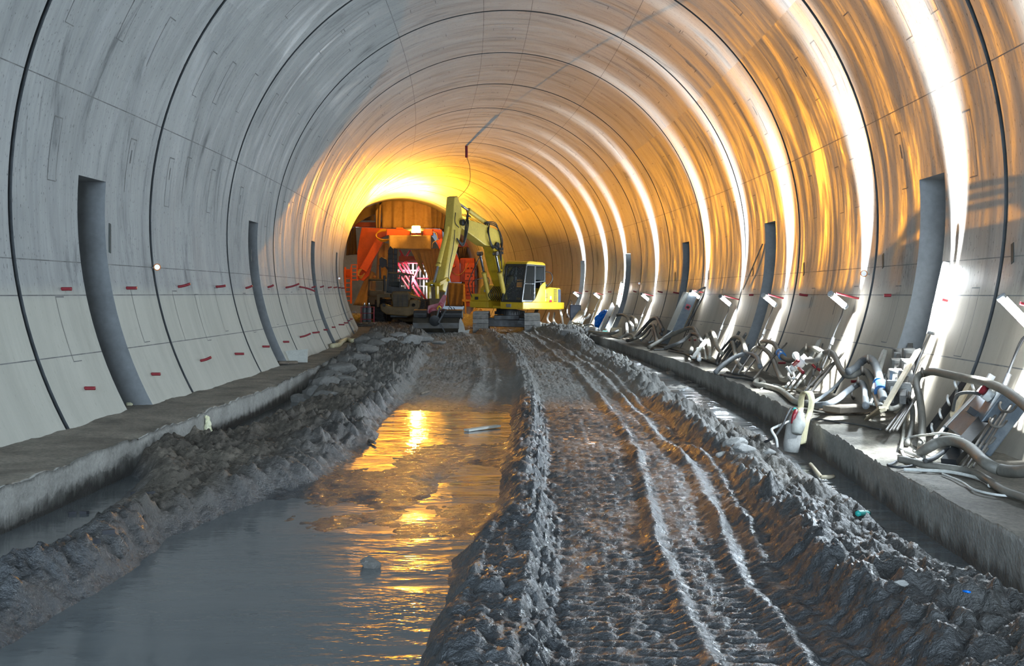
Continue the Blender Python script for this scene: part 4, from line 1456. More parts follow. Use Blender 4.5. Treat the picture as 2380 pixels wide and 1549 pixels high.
co = cab.build('cab', M['black_steel'], ld)
rf = MB()
zprism(rf, [(575, 880), (585, 866), (690, 868), (800, 886), (800, 900)], cd0 - 0.12, 1.65)
rf.build('roof', M['dirty_yellow'], co, 0.02)
for a, b in (((590, 890), (692, 1000)), ((708, 895), (785, 1020))):
    MB().prism([z1(a[0], a[1], cd0), z1(b[0], a[1], cd0), z1(b[0], b[1], cd0), z1(a[0], b[1], cd0)], (0, 0.01, 0)).build('window', M['glass_amber'], co)
MB().box(z1(650, 1000, D0 + 1.5), (0.5, 0.5, 0.5)).build('seat', M['seat_cloth'], co, 0.05)
MB().cyl(z1(545, 1050, D0 + 0.6), z1(545, 900, D0 + 0.6), 0.06, n=12).build('exhaust_stack', M['black_steel'], ld)
arm = MB()
for s in (-0.45, 0.45):
    arm.bar((lx + s, D0 + 3.0, zfl + 1.9), (lx + s, D0 + 4.9, zfl + 0.6), 0.14, 0.35, side=(1, 0, 0))
arm.build('lift_arm', M['dirty_yellow'], ld)
bkt = MB().prism([(lx - 1.35, D0 + 4.9 + y, zfl + z) for y, z in [(0, .2), (-.1, 0.7), (0.2, 1.1), (.35, 1.1), (.1, .7), (.2, .3), (.8, .12), (.8, .04)]], (2.7, 0, 0))
bkt.build('bucket', M['dirty_yellow'], ld)

D1 = 68.3
rg = thing('drill_rig', 'dark drill rig with a small cab and upright mast behind the wheel loader', 'drill rig', Vector((z1(470, 1200, D1).x, D1 + 1.0, zfl)))
rx = wloc(rg).x
b = MB()
zprism(b, [(385, 1090), (540, 1090), (560, 1180), (560, 1330), (400, 1330), (370, 1250)], D1, 3.2)
b.build('body', M['dirty_yellow'], rg, 0.08)
for zx in (425, 640):
    for yy in (0.4, 2.9):
        tyre(z1(zx, 1290, D1).x, D1 + yy, zfl + 0.62, 0.62, 0.5, rg)
c = MB()
cor = [(392, 1090), (400, 945), (540, 945), (530, 1090)]
for d in (D1 + 0.1, D1 + 1.3):
    q = [z1(*k, d) for k in cor]
    for i in range(4):
        c.bar(q[i], q[(i + 1) % 4], 0.12, 0.1)
for k in cor:
    c.bar(z1(*k, D1 + 0.1), z1(*k, D1 + 1.3), 0.1, 0.1)
zprism(c, [(395, 1040), (392, 1090), (530, 1090), (535, 1050)], D1 + 0.06, 0.08)
co = c.build('cab', M['dirty_yellow'], rg)
r_ = MB()
zprism(r_, [(392, 945), (400, 930), (530, 932), (545, 948)], D1 - 0.05, 1.5)
r_.build('roof', M['dirty_yellow'], co, 0.03)
MB().prism([z1(x, y, D1 + 0.1) for x, y in [(412, 960), (528, 960), (520, 1040), (408, 1035)]], (0, 0.01, 0)).build('window', M['glass_amber'], co)
mm = MB()
zprism(mm, [(575, 1000), (578, 660), (600, 620), (625, 645), (622, 1000)], D1 + 0.6, 0.35)
zprism(mm, [(632, 1000), (634, 640), (668, 645), (664, 1000)], D1 + 0.7, 0.3)
for k in range(6):
    mm.bar(z1(576, 690 + 45 * k, D1 + 0.55), z1(665, 700 + 45 * k, D1 + 0.65), 0.06, 0.06)
mo = mm.build('mast', M['black_steel'], rg, 0.02)
gg = MB()
zprism(gg, [(495, 740), (520, 725), (565, 750), (570, 800), (520, 830), (498, 800)], D1 + 0.7, 0.3)
gg.bar(z1(540, 790, D1 + 0.8), z1(600, 860, D1 + 0.8), 0.12, 0.12)
gg.bar(z1(500, 800, D1 + 0.8), z1(505, 930, D1 + 0.8), 0.1, 0.1)
gg.build('drill_head', M['black_steel'], rg)
MB().ball(z1(450, 915, D1 + 0.5), 0.09, 6).build('beacon', M['orange_plastic'], rg)

# ------------------------------------------------------------------ formwork gantry across the tunnel, its tarpaulins and scaffold
M['orange_steel'] = simple('orange_red_steel', (0.62, 0.10, 0.018), 0.45, dirt=(0.3, 0.06, 0.02), dirt_amt=0.35, scale=0.8)
M['dark_red_steel'] = simple('dark_red_steel', (0.25, 0.045, 0.03), 0.5)
M['tarp'] = simple('buff_tarpaulin', (0.40, 0.27, 0.13), 0.75, dirt=(0.22, 0.14, 0.07), dirt_amt=0.5, scale=0.7)
M['tarp_dark'] = simple('brown_tarpaulin', (0.17, 0.115, 0.06), 0.8, dirt=(0.08, 0.055, 0.03), dirt_amt=0.5, scale=0.7)
M['scaffold'] = simple('scaffold_white', (0.62, 0.58, 0.58), 0.4)
M['scaffold_red'] = simple('scaffold_red', (0.45, 0.03, 0.05), 0.4)
M['yellow_rail'] = simple('yellow_rail', (0.75, 0.42, 0.03), 0.5)

DG = 86.0
gm = z1(780, 1250, DG)
gn = thing('formwork_gantry', 'orange steel formwork gantry closing off the far end of the tunnel', 'gantry', Vector((gm.x, DG, -0.2)))


def plate(name, poly, d, th, mat, parent=gn, bevel=0.03):
    mb = MB()
    zprism(mb, poly, d, th)
    return mb.build(name, M[mat], parent, bevel)


plate('platform_beam', [(565, 458), (1000, 458), (1000, 518), (565, 518)], DG - 0.9, 0.9, 'orange_steel')
plate('platform_beam', [(655, 446), (722, 446), (722, 462), (655, 462)], DG - 0.95, 0.5, 'orange_steel')
plate('frame_leg', [(328, 443), (566, 455), (560, 520), (478, 560), (395, 900), (345, 952), (285, 938), (285, 690), (305, 560)], DG + 0.4, 0.6, 'orange_steel')
plate('frame_leg', [(995, 455), (1088, 465), (1095, 590), (1205, 640), (1255, 760), (1262, 965), (1175, 965), (1130, 780), (1060, 560)], DG + 0.4, 0.6, 'orange_steel')
mb = MB().bar(z1(505, 560, DG), z1(345, 850, DG), 0.55, 0.5, side=(1, 0, 0.5))
mb.build('strut', M['orange_steel'], gn, 0.03)
mb = MB().bar(z1(1060, 560, DG), z1(1190, 830, DG), 0.5, 0.5, side=(1, 0, -0.5))
mb.build('strut', M['orange_steel'], gn, 0.03)
pc = plate('panel', [(1262, 735), (1398, 735), (1398, 960), (1262, 960)], DG + 0.8, 0.3, 'orange_steel')
ru = MB()
for k in range(18):
    ru.box(z1(1280, 745 + 12 * k, DG + 0.72), (0.16, 0.1, 0.05))
for zx in (1266, 1296):
    ru.bar(z1(zx, 738, DG + 0.7), z1(zx, 968, DG + 0.7), 0.05, 0.05)
ru.build('ladder', M['orange_steel'], gn)
col = plate('column', [(1306, 785), (1398, 785), (1398, 1195), (1306, 1195)], DG + 0.2, 0.5, 'orange_steel')
hl = MB()
for k in range(5):
    for zx in (1335, 1370):
        c = z1(zx, 830 + 75 * k, DG + 0.19)
        hl.cyl(c, c + Vector((0, -0.02, 0)), 0.07, n=12)
    hl.bar(z1(1306, 875 + 70 * k, DG + 0.17), z1(1398, 875 + 70 * k, DG + 0.17), 0.05, 0.04)
hl.build('hole_row', M['dark_red_steel'], col)  # dark discs stand for the shade inside the column's holes
plate('column', [(1405, 745), (1475, 745), (1475, 1160), (1405, 1160)], DG + 1.6, 0.3, 'dark_red_steel')
for k in range(4):
    plate('cross_beam', [(1400, 830 + 80 * k), (1500, 830 + 80 * k), (1500, 850 + 80 * k), (1400, 850 + 80 * k)], DG + 1.3, 0.2, 'orange_steel', bevel=0.0)
tw = MB()
for zx in (172, 228):
    tw.bar(z1(zx, 820, DG - 1), z1(zx, 1165, DG - 1), 0.12, 0.12)
for k in range(8):
    tw.bar(z1(172, 845 + 42 * k, DG - 1), z1(228, 845 + 42 * k, DG - 1), 0.08, 0.08)
zprism(tw, [(160, 840), (230, 840), (230, 920), (160, 920)], DG - 0.8, 0.5)
tw.build('ladder', M['orange_steel'], gn)
rl = MB()
for zx in (232, 284):
    rl.bar(z1(zx, 795, DG - 1), z1(zx, 948, DG - 1), 0.07, 0.07)
for k in range(5):
    rl.bar(z1(232, 798 + 36 * k, DG - 1), z1(284, 798 + 36 * k, DG - 1), 0.06, 0.06)
zprism(rl, [(230, 935), (286, 935), (286, 948), (230, 948)], DG - 1, 0.8)
rl.build('guard_rail', M['orange_steel'], gn)
plate('cross_beam', [(255, 395), (515, 395), (515, 440), (255, 440)], DG + 1.0, 0.4, 'dark_red_steel')
plate('cross_beam', [(240, 300), (450, 330), (450, 380), (240, 380)], DG + 1.6, 0.3, 'tarp_dark')
plate('cross_beam', [(1075, 560), (1450, 600), (1450, 640), (1075, 620)], DG + 1.6, 0.3, 'dark_red_steel')
plate('cross_beam', [(680, 715), (870, 715), (870, 765), (680, 765)], DG + 1.6, 0.3, 'dark_red_steel')
MB().bar(z1(1310, 1320, DG - 3), z1(1420, 1210, DG - 3), 0.12, 0.12).build('foot_brace', M['yellow_rail'], gn)
MB().bar(z1(1280, 1135, DG - 2), z1(1400, 1138, DG - 2), 0.14, 0.14).build('foot_brace', M['yellow_rail'], gn)
MB().bar(z1(1330, 1300, DG - 3), z1(1560, 1250, DG - 3), 0.12, 0.12).build('foot_brace', M['yellow_rail'], gn)
MB().bar(z1(1450, 1220, DG - 3), z1(1580, 1300, DG - 3), 0.14, 0.14).build('foot_brace', M['yellow_rail'], gn)
MB().bar(z1(1300, 1310, DG - 3), z1(1590, 1310, DG - 3), 0.3, 0.2).build('foot_brace', M['yellow_rail'], gn)
MB().bar(z1(1300, 985, DG - 1), z1(1300, 1150, DG - 1), 0.1, 0.1).build('foot_brace', M['yellow_rail'], gn)
MB().bar(z1(1300, 1000, DG - 2.5), z1(1320, 1320, DG - 2.5), 0.1, 0.1).build('foot_brace', M['yellow_rail'], gn)
cb = MB()
for k in range(4):
    cc = z1(535 + 6 * k, 520, DG - 0.4)
    cb.tube([cc + Vector((0.5 * math.cos(a) * (1 + .12 * k), -0.05 * k, 0.45 * math.sin(a) * (1 - .1 * k))) for a in [2 * PI * i / 20 for i in range(21)]], 0.035, 6)
cb.build('cable_coil', M['yellow_rail'], gn)
for k in range(4):
    MB().tube(spline([z1(330 - 8 * k, 840, DG - 0.3), z1(300 - 6 * k, 890, DG - 0.35), z1(320, 930 - 8 * k, DG - 0.4), z1(355, 880, DG - 0.4)], 6), 0.035, 6).build('cable', M['tarp'], gn)
MB().tube(spline([z1(1175, 850, DG - 0.1), z1(1230, 895, DG - 0.1), z1(1290, 870, DG - 0.1), z1(1340, 780, DG - 0.1)], 6), 0.03, 6).build('cable', M['tarp'], gn)
MB().tube(spline([z1(1000, 490, DG - 1), z1(1035, 500, DG - 1), z1(1045, 560, DG - 1), z1(1005, 590, DG - 1), z1(995, 640, DG - 1)], 6), 0.03, 6).build('cable', M['tarp'], gn)


def tarp(poly4, d, name, label, mat, folds=6, amp=0.12, nu=28, nv=10, sag=0.0, seed=1):
    """hanging sheet between four picture corners (tl, tr, br, bl) with vertical folds"""
    tl, tr_, br, bl = [z1(x, y, d) for x, y in poly4]
    rnd = random.Random(seed)
    ph = [rnd.uniform(0, 6) for _ in range(3)]
    rows = []
    for j in range(nv + 1):
        v = j / nv
        row = []
        for i in range(nu + 1):
            u = i / nu
            p = tl.lerp(tr_, u).lerp(bl.lerp(br, u), v)
            w = amp * (math.sin(u * folds * 2 * PI + ph[0] + v) + 0.5 * math.sin(u * folds * 3.7 * PI + ph[1] - 2 * v)) * (0.35 + 0.65 * v)
            p = p + Vector((0.15 * w, w, -sag * math.sin(PI * u) * (1 - v * 0.3)))
            row.append(p)
        rows.append(row)
    return tag(MB().sheet(rows, 0.012).build(name, M[mat]), label, 'tarpaulin', 'tarpaulins on the gantry')


tarp([(512, 182), (985, 178), (1000, 455), (505, 450)], DG + 0.8, 'tarpaulin', 'wide buff tarpaulin hanging behind the bright floodlight', 'tarp', 5, 0.16, seed=3)
tarp([(452, 300), (515, 215), (505, 452), (462, 450)], DG + 0.5, 'tarpaulin', 'narrow buff tarpaulin hanging left of the floodlight', 'tarp', 2, 0.1, 12, seed=4)
tarp([(985, 180), (1130, 260), (1110, 460), (990, 452)], DG + 0.7, 'tarpaulin', 'brown tarpaulin at the crown right of the floodlight', 'tarp_dark', 3, 0.14, 14, seed=5)
tarp([(585, 518), (985, 518), (985, 652), (590, 645)], DG - 1.05, 'tarpaulin', 'glowing tarpaulin draped below the gantry platform', 'tarp', 2, 0.05, 24, seed=6)
tarp([(475, 570), (585, 600), (565, 930), (465, 935)], DG + 1.2, 'tarpaulin', 'tarpaulin strip hanging behind the drill rig mast', 'tarp', 2, 0.1, 12, seed=7)
tarp([(855, 655), (1075, 640), (1060, 1010), (985, 985)], DG + 1.2, 'tarpaulin', 'tapering tarpaulin beside the excavator stick', 'tarp', 5, 0.15, 24, seed=8)
tarp([(790, 655), (870, 655), (940, 930), (905, 880)], DG + 1.5, 'tarpaulin', 'pulled-back tarpaulin edge over the scaffold opening', 'tarp', 2, 0.08, 10, seed=9)
tarp([(1145, 965), (1305, 975), (1290, 1195), (1120, 1190)], DG - 0.2, 'tarpaulin', 'low brown tarpaulin right of the excavator bucket', 'tarp_dark', 3, 0.12, 16, seed=10)
tarp([(395, 840), (460, 880), (465, 1200), (245, 1180)], DG + 1.3, 'tarpaulin', 'ochre tarpaulin low behind the drill rig cab', 'tarp', 3, 0.1, 16, seed=11)
tarp([(195, 470), (270, 440), (290, 700), (180, 710)], DG + 1.5, 'tarpaulin', 'dark tarpaulin against the far left lining', 'tarp_dark', 3, 0.12, 14, seed=12)
tarp([(1250, 640), (1330, 622), (1310, 735), (1250, 735)], DG + 1.4, 'tarpaulin', 'dark tarpaulin under the excavator boom joint', 'tarp_dark', 4, 0.14, 18, seed=13)

# closing bulkhead far inside the gantry
bh = MB()
n = 40
ring = [pos(96.0, R * 1.02 * math.cos(2 * PI * k / n), ZC + R * 1.02 * math.sin(2 * PI * k / n)) for k in range(n)]
bh.prism(ring, (-0.05, 0.2, 0))
tag(bh.build('wall_end', M['tarp_dark']), kind='structure')
rim = MB()
for k in range(40):
    a0, a1 = PI * (k - 4) / 32, PI * (k - 3) / 32
    pts = []
    for rr in (R - 0.75, R - 0.02):
        for aa in (a0, a1):
            pts.append(pos(87.4, rr * math.cos(aa), ZC + rr * math.sin(aa)))
    rim.prism([pts[0], pts[1], pts[3], pts[2]], (0, 0.3, 0))
rim.build('arch_rib', M['tarp_dark'], gn)

sc = thing('scaffold', 'red and white tube scaffold brightly lit inside the gantry opening', 'scaffold', Vector((z1(810, 1200, 89).x, 89, -0.2)))
rnd = random.Random(5)
k = 0
for zx in (690, 735, 775, 815, 850, 885, 920, 945):
    d = 88.6 + rnd.uniform(0, 1.8)
    MB().cyl(z1(zx, 775, d), z1(zx + rnd.uniform(-8, 8), 1210, d), 0.07, n=8).build('standard', M['scaffold'], sc)
for zy in (780, 850, 925, 1000, 1080, 1150):
    d = 88.5 + rnd.uniform(0, 1.6)
    MB().cyl(z1(672, zy, d), z1(960, zy + 4, d), 0.06, n=8).build('ledger', M['scaffold' if k % 2 else 'scaffold_red'], sc)
    k += 1
for a, b in (((665, 780), (900, 1140)), ((700, 775), (940, 1130)), ((660, 850), (880, 1180)), ((720, 1150), (880, 800)), ((690, 660), (760, 780)), ((720, 760), (790, 660)), ((700, 700), (860, 1000))):
    d = 88.2 + rnd.uniform(0, 0.4)
    MB().cyl(z1(*a, d), z1(*b, d), 0.075, n=8).build('brace', M['scaffold_red'], sc)
light('opening_work_light', 'SPOT', z1(800, 900, 87.4), 900, (1.0, 0.95, 0.95), aim=z1(812, 960, 92), shadow_soft_size=0.2, spot_size=math.radians(120), spot_blend=0.4)
light('opening_work_light', 'POINT', z1(270, 500, 91.0), 160, (1.0, 0.92, 0.93), shadow_soft_size=0.2)

# gas bottles in a red trolley on a pallet at the end of the left bench
g0 = Vector((P(833, 748, 58.0).x + 0.5, 58.0, 0.0))
M['bottle_grey'] = simple('gas_bottle_grey', (0.13, 0.14, 0.15), 0.4)
M['wood'] = simple('weathered_wood', (0.33, 0.29, 0.22), 0.8, dirt=(0.15, 0.13, 0.1), dirt_amt=0.5, scale=6)
pal = thing('pallet', 'small pale pallet at the far end of the left bench', 'pallet', g0)
for k in range(4):
    MB().box(g0 + Vector((0, -0.3 + 0.2 * k, 0.13)), (0.7, 0.12, 0.025)).build('deck_board', M['wood'], pal)
for sx in (-0.3, 0, 0.3):
    MB().box(g0 + Vector((sx, 0, 0.06)), (0.09, 0.8, 0.12)).build('bearer', M['wood'], pal)
tl = thing('gas_bottle_trolley', 'grey gas bottles in a red steel trolley at the left bench end', 'trolley', g0 + Vector((-0.02, 0, 0.145)))
for sx in (-0.2, 0.02):
    c = g0 + Vector((sx, 0, 0.16))
    b = MB().tube([c, c + Vector((0, 0, .02)), c + Vector((0, 0, .68)), c + Vector((0, 0, .78)), c + Vector((0, 0, .86))], [0.1, .115, .115, .08, .04], 16)
    bo = b.build('gas_bottle', M['bottle_grey'], tl)
    MB().cyl(c + Vector((0, 0, .86)), c + Vector((0, 0, .95)), 0.03, n=8).build('valve', M['chrome'], bo)
fr = MB()
for sx, sy in ((-.36, -.15), (.26, -.15), (-.36, .15), (.26, .15)):
    fr.cyl(g0 + Vector((sx, sy, .145)), g0 + Vector((sx, sy, .9)), 0.016, n=8)
for zz in (.3, .6, .9):
    for sy in (-.15, .15):
        fr.cyl(g0 + Vector((-.36, sy, zz)), g0 + Vector((.26, sy, zz)), 0.014, n=8)
    for sx in (-.36, .26):
        fr.cyl(g0 + Vector((sx, -.15, zz)), g0 + Vector((sx, .15, zz)), 0.014, n=8)
fr.build('frame', M['red_steel'], tl)

# ------------------------------------------------------------------ hoses, cables, panels and odds and ends on the right bench
def hose_mat(name, col, col2):
    return simple(name, col, 0.65, dirt=col2, dirt_amt=0.7, scale=4, bump_s=0.2)


M['hose_grey'] = hose_mat('dusty_hose', (0.12, 0.113, 0.097), (0.23, 0.215, 0.18))
M['hose_pale'] = hose_mat('pale_hose', (0.30, 0.28, 0.23), (0.19, 0.18, 0.15))
M['hose_dark'] = hose_mat('dark_hose', (0.045, 0.047, 0.05), (0.14, 0.135, 0.12))
M['hose_blue'] = hose_mat('blue_grey_hose', (0.12, 0.135, 0.15), (0.26, 0.26, 0.25))
M['hose_cream'] = hose_mat('cream_hose', (0.62, 0.55, 0.33), (0.4, 0.36, 0.25))
M['cable_white'] = hose_mat('white_cable', (0.6, 0.6, 0.57), (0.35, 0.34, 0.3))
M['cable_dark'] = hose_mat('dark_cable', (0.02, 0.021, 0.024), (0.08, 0.08, 0.075))
M['rebar'] = simple('rebar', (0.10, 0.085, 0.07), 0.6, dirt=(0.25, 0.23, 0.2), dirt_amt=0.6, scale=5)
M['galv'] = simple('galvanised_sheet', (0.075, 0.095, 0.115), 0.5, metal=0.15, dirt=(0.24, 0.25, 0.25), dirt_amt=0.5, scale=5)
M['galv_light'] = simple('dusty_sheet', (0.42, 0.42, 0.38), 0.55, dirt=(0.3, 0.3, 0.27), dirt_amt=0.5)
M['white_paint'] = simple('white_paint', (0.72, 0.72, 0.70), 0.5, dirt=(0.5, 0.5, 0.47), dirt_amt=0.4)
M['coupling_blue'] = simple('coupling_blue', (0.03, 0.16, 0.42), 0.45, dirt=(0.25, 0.32, 0.4), dirt_amt=0.5, scale=8)
M['plank'] = simple('plank_wood', (0.50, 0.42, 0.29), 0.75, dirt=(0.33, 0.29, 0.22), dirt_amt=0.5, scale=5)
M['old_wood'] = simple('old_wet_wood', (0.17, 0.135, 0.10), 0.8, dirt=(0.08, 0.065, 0.05), dirt_amt=0.5, scale=5)
M['brick'] = simple('broken_brick', (0.22, 0.15, 0.10), 0.85, dirt=(0.3, 0.27, 0.22), dirt_amt=0.5, scale=5)
M['bag_blue'] = simple('blue_plastic', (0.0, 0.13, 0.55), 0.28, dirt=(0.0, 0.25, 0.7), dirt_amt=0.4, scale=7)
M['foam'] = simple('cured_foam', (0.68, 0.66, 0.42), 0.8, dirt=(0.78, 0.76, 0.66), dirt_amt=0.6, scale=8, bump_s=0.6)
M['cement'] = simple('cement_crust', (0.30, 0.29, 0.27), 0.8, dirt=(0.45, 0.44, 0.41), dirt_amt=0.6, scale=6)
M['navy'] = simple('navy_case', (0.012, 0.022, 0.06), 0.4)
M['teal'] = simple('teal_plastic', (0.02, 0.32, 0.28), 0.5)
M['rock'] = simple('rubble_rock', (0.13, 0.125, 0.115), 0.8, dirt=(0.05, 0.045, 0.04), dirt_amt=0.5, scale=5, bump_s=0.7)
M['rock_pale'] = simple('pale_rubble', (0.30, 0.295, 0.28), 0.8, dirt=(0.14, 0.135, 0.125), dirt_amt=0.5, scale=5, bump_s=0.7)


def bench_z(px, py):
    return 0.0


def H(px, py, gap=0.25, low=0.05):
    """a point in front of the right lining, but never below the bench top"""
    if gap >= 5:          # lies on the bench top
        p = G(px, py, low)
        d, o = to_path(p.x, p.y)
        lim = wall_o(low) - 0.4
        return pos(d, lim, low) if o > lim else p
    p = Wl(px, py, gap)
    if p.z < low:
        p = G(px, py, low)
    return p


def run(name, label, cat, pts, r, mat, gap=0.25, low=None, group=None, n=10, k=7, parent=None):
    """hose or cable through picture points; each point is (px, py) or (px, py, gap)"""
    r *= (0.6 if pts[0][0] < 1660 else 0.6) if r > 0.03 else 0.75
    low = r + 0.01 if low is None else low
    q = []
    for p in pts:
        if p == 'end':
            continue
        q.append(H(p[0], p[1], p[2] if len(p) > 2 else gap, low))
    o = MB().tube(spline(q, k), r, n).build(name, M[mat], parent)
    if parent is None:
        tag(o, label, cat, group)
    return o, q


def ring_on(o, a, b, r, mat, name):
    """a coupling or clamp on a hose, as its child"""
    d = (b - a).normalized()
    mb = MB()
    mb.cyl(a, b, r, n=14)
    mb.cyl(a - d * 0.01, a + d * 0.03, r * 1.2, n=14)
    mb.cyl(b - d * 0.03, b + d * 0.01, r * 1.2, n=14)
    base = wloc(o)
    return mb.build(name, M[mat], o)


HG = 'hoses along the right bench'
# nearest cluster
o1, q1 = run('hose', 'thick grey hose arching over the grey switch box to the frame edge', 'hose',
             [(2150, 868, .3), (2168, 864, .36), (2200, 870, .4), (2245, 880, .42), (2290, 889, .45), (2330, 905, .5), (2362, 926, .55), (2400, 958, .6), (2450, 1000, .6)], 0.075, 'hose_grey')
run('hose', 'thick grey hose hanging straight down to the bench left of the grey switch box', 'hose',
    [(2150, 866, .3), (2134, 876, .34), (2130, 896, .36), (2138, 930, .36), (2143, 975, .4), (2143, 1012, .5), (2141, 1037, .6)], 0.07, 'hose_grey')
run('hose', 'thinner grey hose dropping to the bench beside the thick hanging hose', 'hose',
    [(2098, 930, .2), (2108, 928, .3), (2119, 944, .34), (2121, 975, .34), (2115, 1010, .45), (2108, 1032, .6)], 0.05, 'hose_grey')
run('hose', 'pale slim hose hanging beside the leaning rebar left of the thinner grey hose', 'hose',
    [(2106, 925, .24), (2107, 950, .3), (2102, 985, .36), (2098, 1020, .45), (2094, 1045, .6)], 0.032, 'hose_pale')
run('hose', 'thick grey hose looping low under the grey switch box', 'hose',
    [(2140, 1052, .8), (2160, 1040, .8), (2186, 1028, .75), (2220, 1027, .7), (2254, 1042, .7), (2290, 1076, .8), (2330, 1094, .7), (2380, 1096, .7), (2450, 1080, .7)], 0.085, 'hose_grey')
run('hose', 'mud-caked hose lying along the bench top below the grey switch box', 'hose',
    [(2092, 1068), (2120, 1074), (2150, 1081), (2200, 1088), (2250, 1096), (2290, 1113), (2330, 1140), (2380, 1158), (2450, 1190)], 0.055, 'hose_grey', gap=9)
run('cable', 'white cable running along the near bench top', 'cable',
    [(2100, 1092), (2150, 1094), (2200, 1097), (2250, 1106), (2290, 1118), (2300, 1130)], 0.02, 'cable_white', gap=9)
run('cable', 'thin pale cable snaking out across the near bench to the frame edge', 'cable',
    [(2190, 1102), (2215, 1112), (2240, 1124), (2262, 1138), (2300, 1148), (2340, 1153), (2380, 1152), (2430, 1150)], 0.013, 'cable_white', gap=9)
run('cable', 'dark loop of cable on the bench below the hanging hoses', 'cable',
    [(2100, 1062), (2075, 1078), (2064, 1082), (2090, 1087), (2120, 1083), (2140, 1072), (2152, 1076)], 0.016, 'cable_dark', gap=9)
for k, (lab, pts) in enumerate([
    ('white cable tangled at the foot of the hanging hoses, upper loop', [(2092, 1044), (2110, 1052), (2130, 1060), (2140, 1068), (2120, 1070), (2100, 1060)]),
    ('white cable tangled at the foot of the hanging hoses, lower loop', [(2096, 1050), (2105, 1068), (2130, 1074), (2148, 1062), (2125, 1050)])]):
    run('cable', lab, 'cable', pts, 0.022, 'cable_white', gap=9)
run('cable', 'black cable curling from the foot of the grey switch box', 'cable',
    [(2224, 1030, .55), (2200, 1046, .7), (2170, 1066, .9), (2150, 1072, 1.0)], 0.03, 'cable_dark')
run('cable', 'braided grey cable stretched from the hanging hoses to the box foot', 'cable',
    [(2096, 1024, .5), (2120, 1016, .6), (2150, 1012, .65), (2190, 1008, .65), (2230, 1016, .6), (2246, 1032, .6)], 0.016, 'cable_white')
run('cable', 'pale flex rising from the bench to the rail of white hooks', 'cable',
    [(2130, 1052, .8), (2160, 1032, .7), (2190, 1000, .5), (2214, 962, .3), (2222, 920, .2), (2228, 890, .15)], 0.022, 'hose_blue')
# rails with cable hooks
rl = thing('cable_hook_rail', 'dark wall rail with five white cable hooks left of the grey switch box', 'rail', H(2160, 1005, .1))
MB().bar(H(2158, 1006, .1), H(2252, 880, .1), 0.10, 0.05).build('rail', M['black_steel'], rl)
for px, py in [(2222, 892), (2205, 930), (2187, 962), (2168, 996), (2262, 895)]:
    c = [H(px + 2, py + 12, .12), H(px + 1, py + 10, .34), H(px - 3, py - 2, .4), H(px - 2, py - 10, .36)]
    MB().tube(spline(c, 6), 0.014, 7).build('hook', M['white_paint'], rl)
rl = thing('cable_hook_rail', 'black wall rail with bent wire hooks right of the grey switch box', 'rail', H(2210, 1070, .12, .02))
MB().bar(H(2205, 1075, .12, .05), H(2336, 925, .12), 0.14, 0.06).build('rail', M['black_steel'], rl)
for px, py in [(2335, 945), (2312, 980), (2285, 1020), (2268, 1045)]:
    c = [H(px, py - 18, .14), H(px - 12, py - 4, .42), H(px - 6, py + 10, .46), H(px + 14, py + 12, .42), H(px + 28, py - 2, .38)]
    MB().tube(spline(c, 6), 0.012, 7).build('hook', M['rebar'], rl)
# the switch box
bx0 = [H(2198, 992, .46), H(2294, 893, .36), H(2330, 914, .36), H(2246, 1026, .46)]
bn = (bx0[1] - bx0[0]).cross(bx0[3] - bx0[0]).normalized()
if bn.x > 0:
    bn = -bn
sb = thing('switch_box', 'long grey metal switch box with a red and white knob leaning on the wall', 'switch box', bx0[0] - bn * 0.28)
MB().prism([p - bn * 0.28 for p in bx0], bn * 0.28).build('case', M['galv'], sb, 0.015)
u, v = (bx0[1] - bx0[0]), (bx0[3] - bx0[0])
MB().prism([bx0[0] + bn * 0.004 - v * 0.08, bx0[1] + bn * 0.004 - v * 0.1, bx0[1] - v * 0.1 - bn * 0.28, bx0[0] - v * 0.08 - bn * 0.28], v * 0.1).build('side_cover', M['white_paint'], sb)
kc = bx0[0] + u * 0.86 + v * 0.45
kn = MB().cyl(kc, kc + bn * 0.07, 0.075, n=20).build('socket', M['white_paint'], sb)
MB().cyl(kc + bn * 0.07, kc + bn * 0.11, 0.05, n=20).build('knob', M['red_plastic'], sb)
MB().box(bx0[0] + u * 0.46 + v * 0.5 + bn * 0.01, (0.16, 0.05, 0.06), Matrix.Rotation(0.6, 3, 'Y')).build('handle', M['black_steel'], sb)
MB().tube(spline([bx0[0] + u * 0.3 - v * 0.05 + bn * 0.05, bx0[0] + u * 0.55 + v * 0.1 + bn * 0.16, bx0[0] + u * 0.72 + v * 0.28 + bn * 0.12, kc - u * 0.06 + bn * 0.04], 7), 0.018, 8).build('cable', M['cable_dark'], sb)
# leaning bars behind the box
for k, (a, b, lab) in enumerate([
    ((2232, 1090), (2352, 908), 'outermost of the dark bars leaning right of the switch box'),
    ((2246, 1088), (2366, 905), 'middle bar of the three leaning right of the switch box'),
    ((2262, 1086), (2376, 900), 'bar closest to the frame edge leaning right of the switch box')]):
    tag(MB().cyl(H(*a, .6, .03), H(*b, .1), 0.013, n=8).build('steel_bar', M['rebar']), lab, 'bar', 'steel bars leaning on the right wall')
tag(MB().bar(H(2236, 985, .14), H(2306, 872, .06), 0.04, 0.07).build('batten', M['white_paint']), 'white batten leaning behind the top edge of the switch box', 'batten')
tag(MB().bar(H(2214, 965, .4), H(2263, 878, .06), 0.05, 0.05).build('batten', M['plank']), 'short pale batten leaning between the hook rail and the switch box', 'batten')
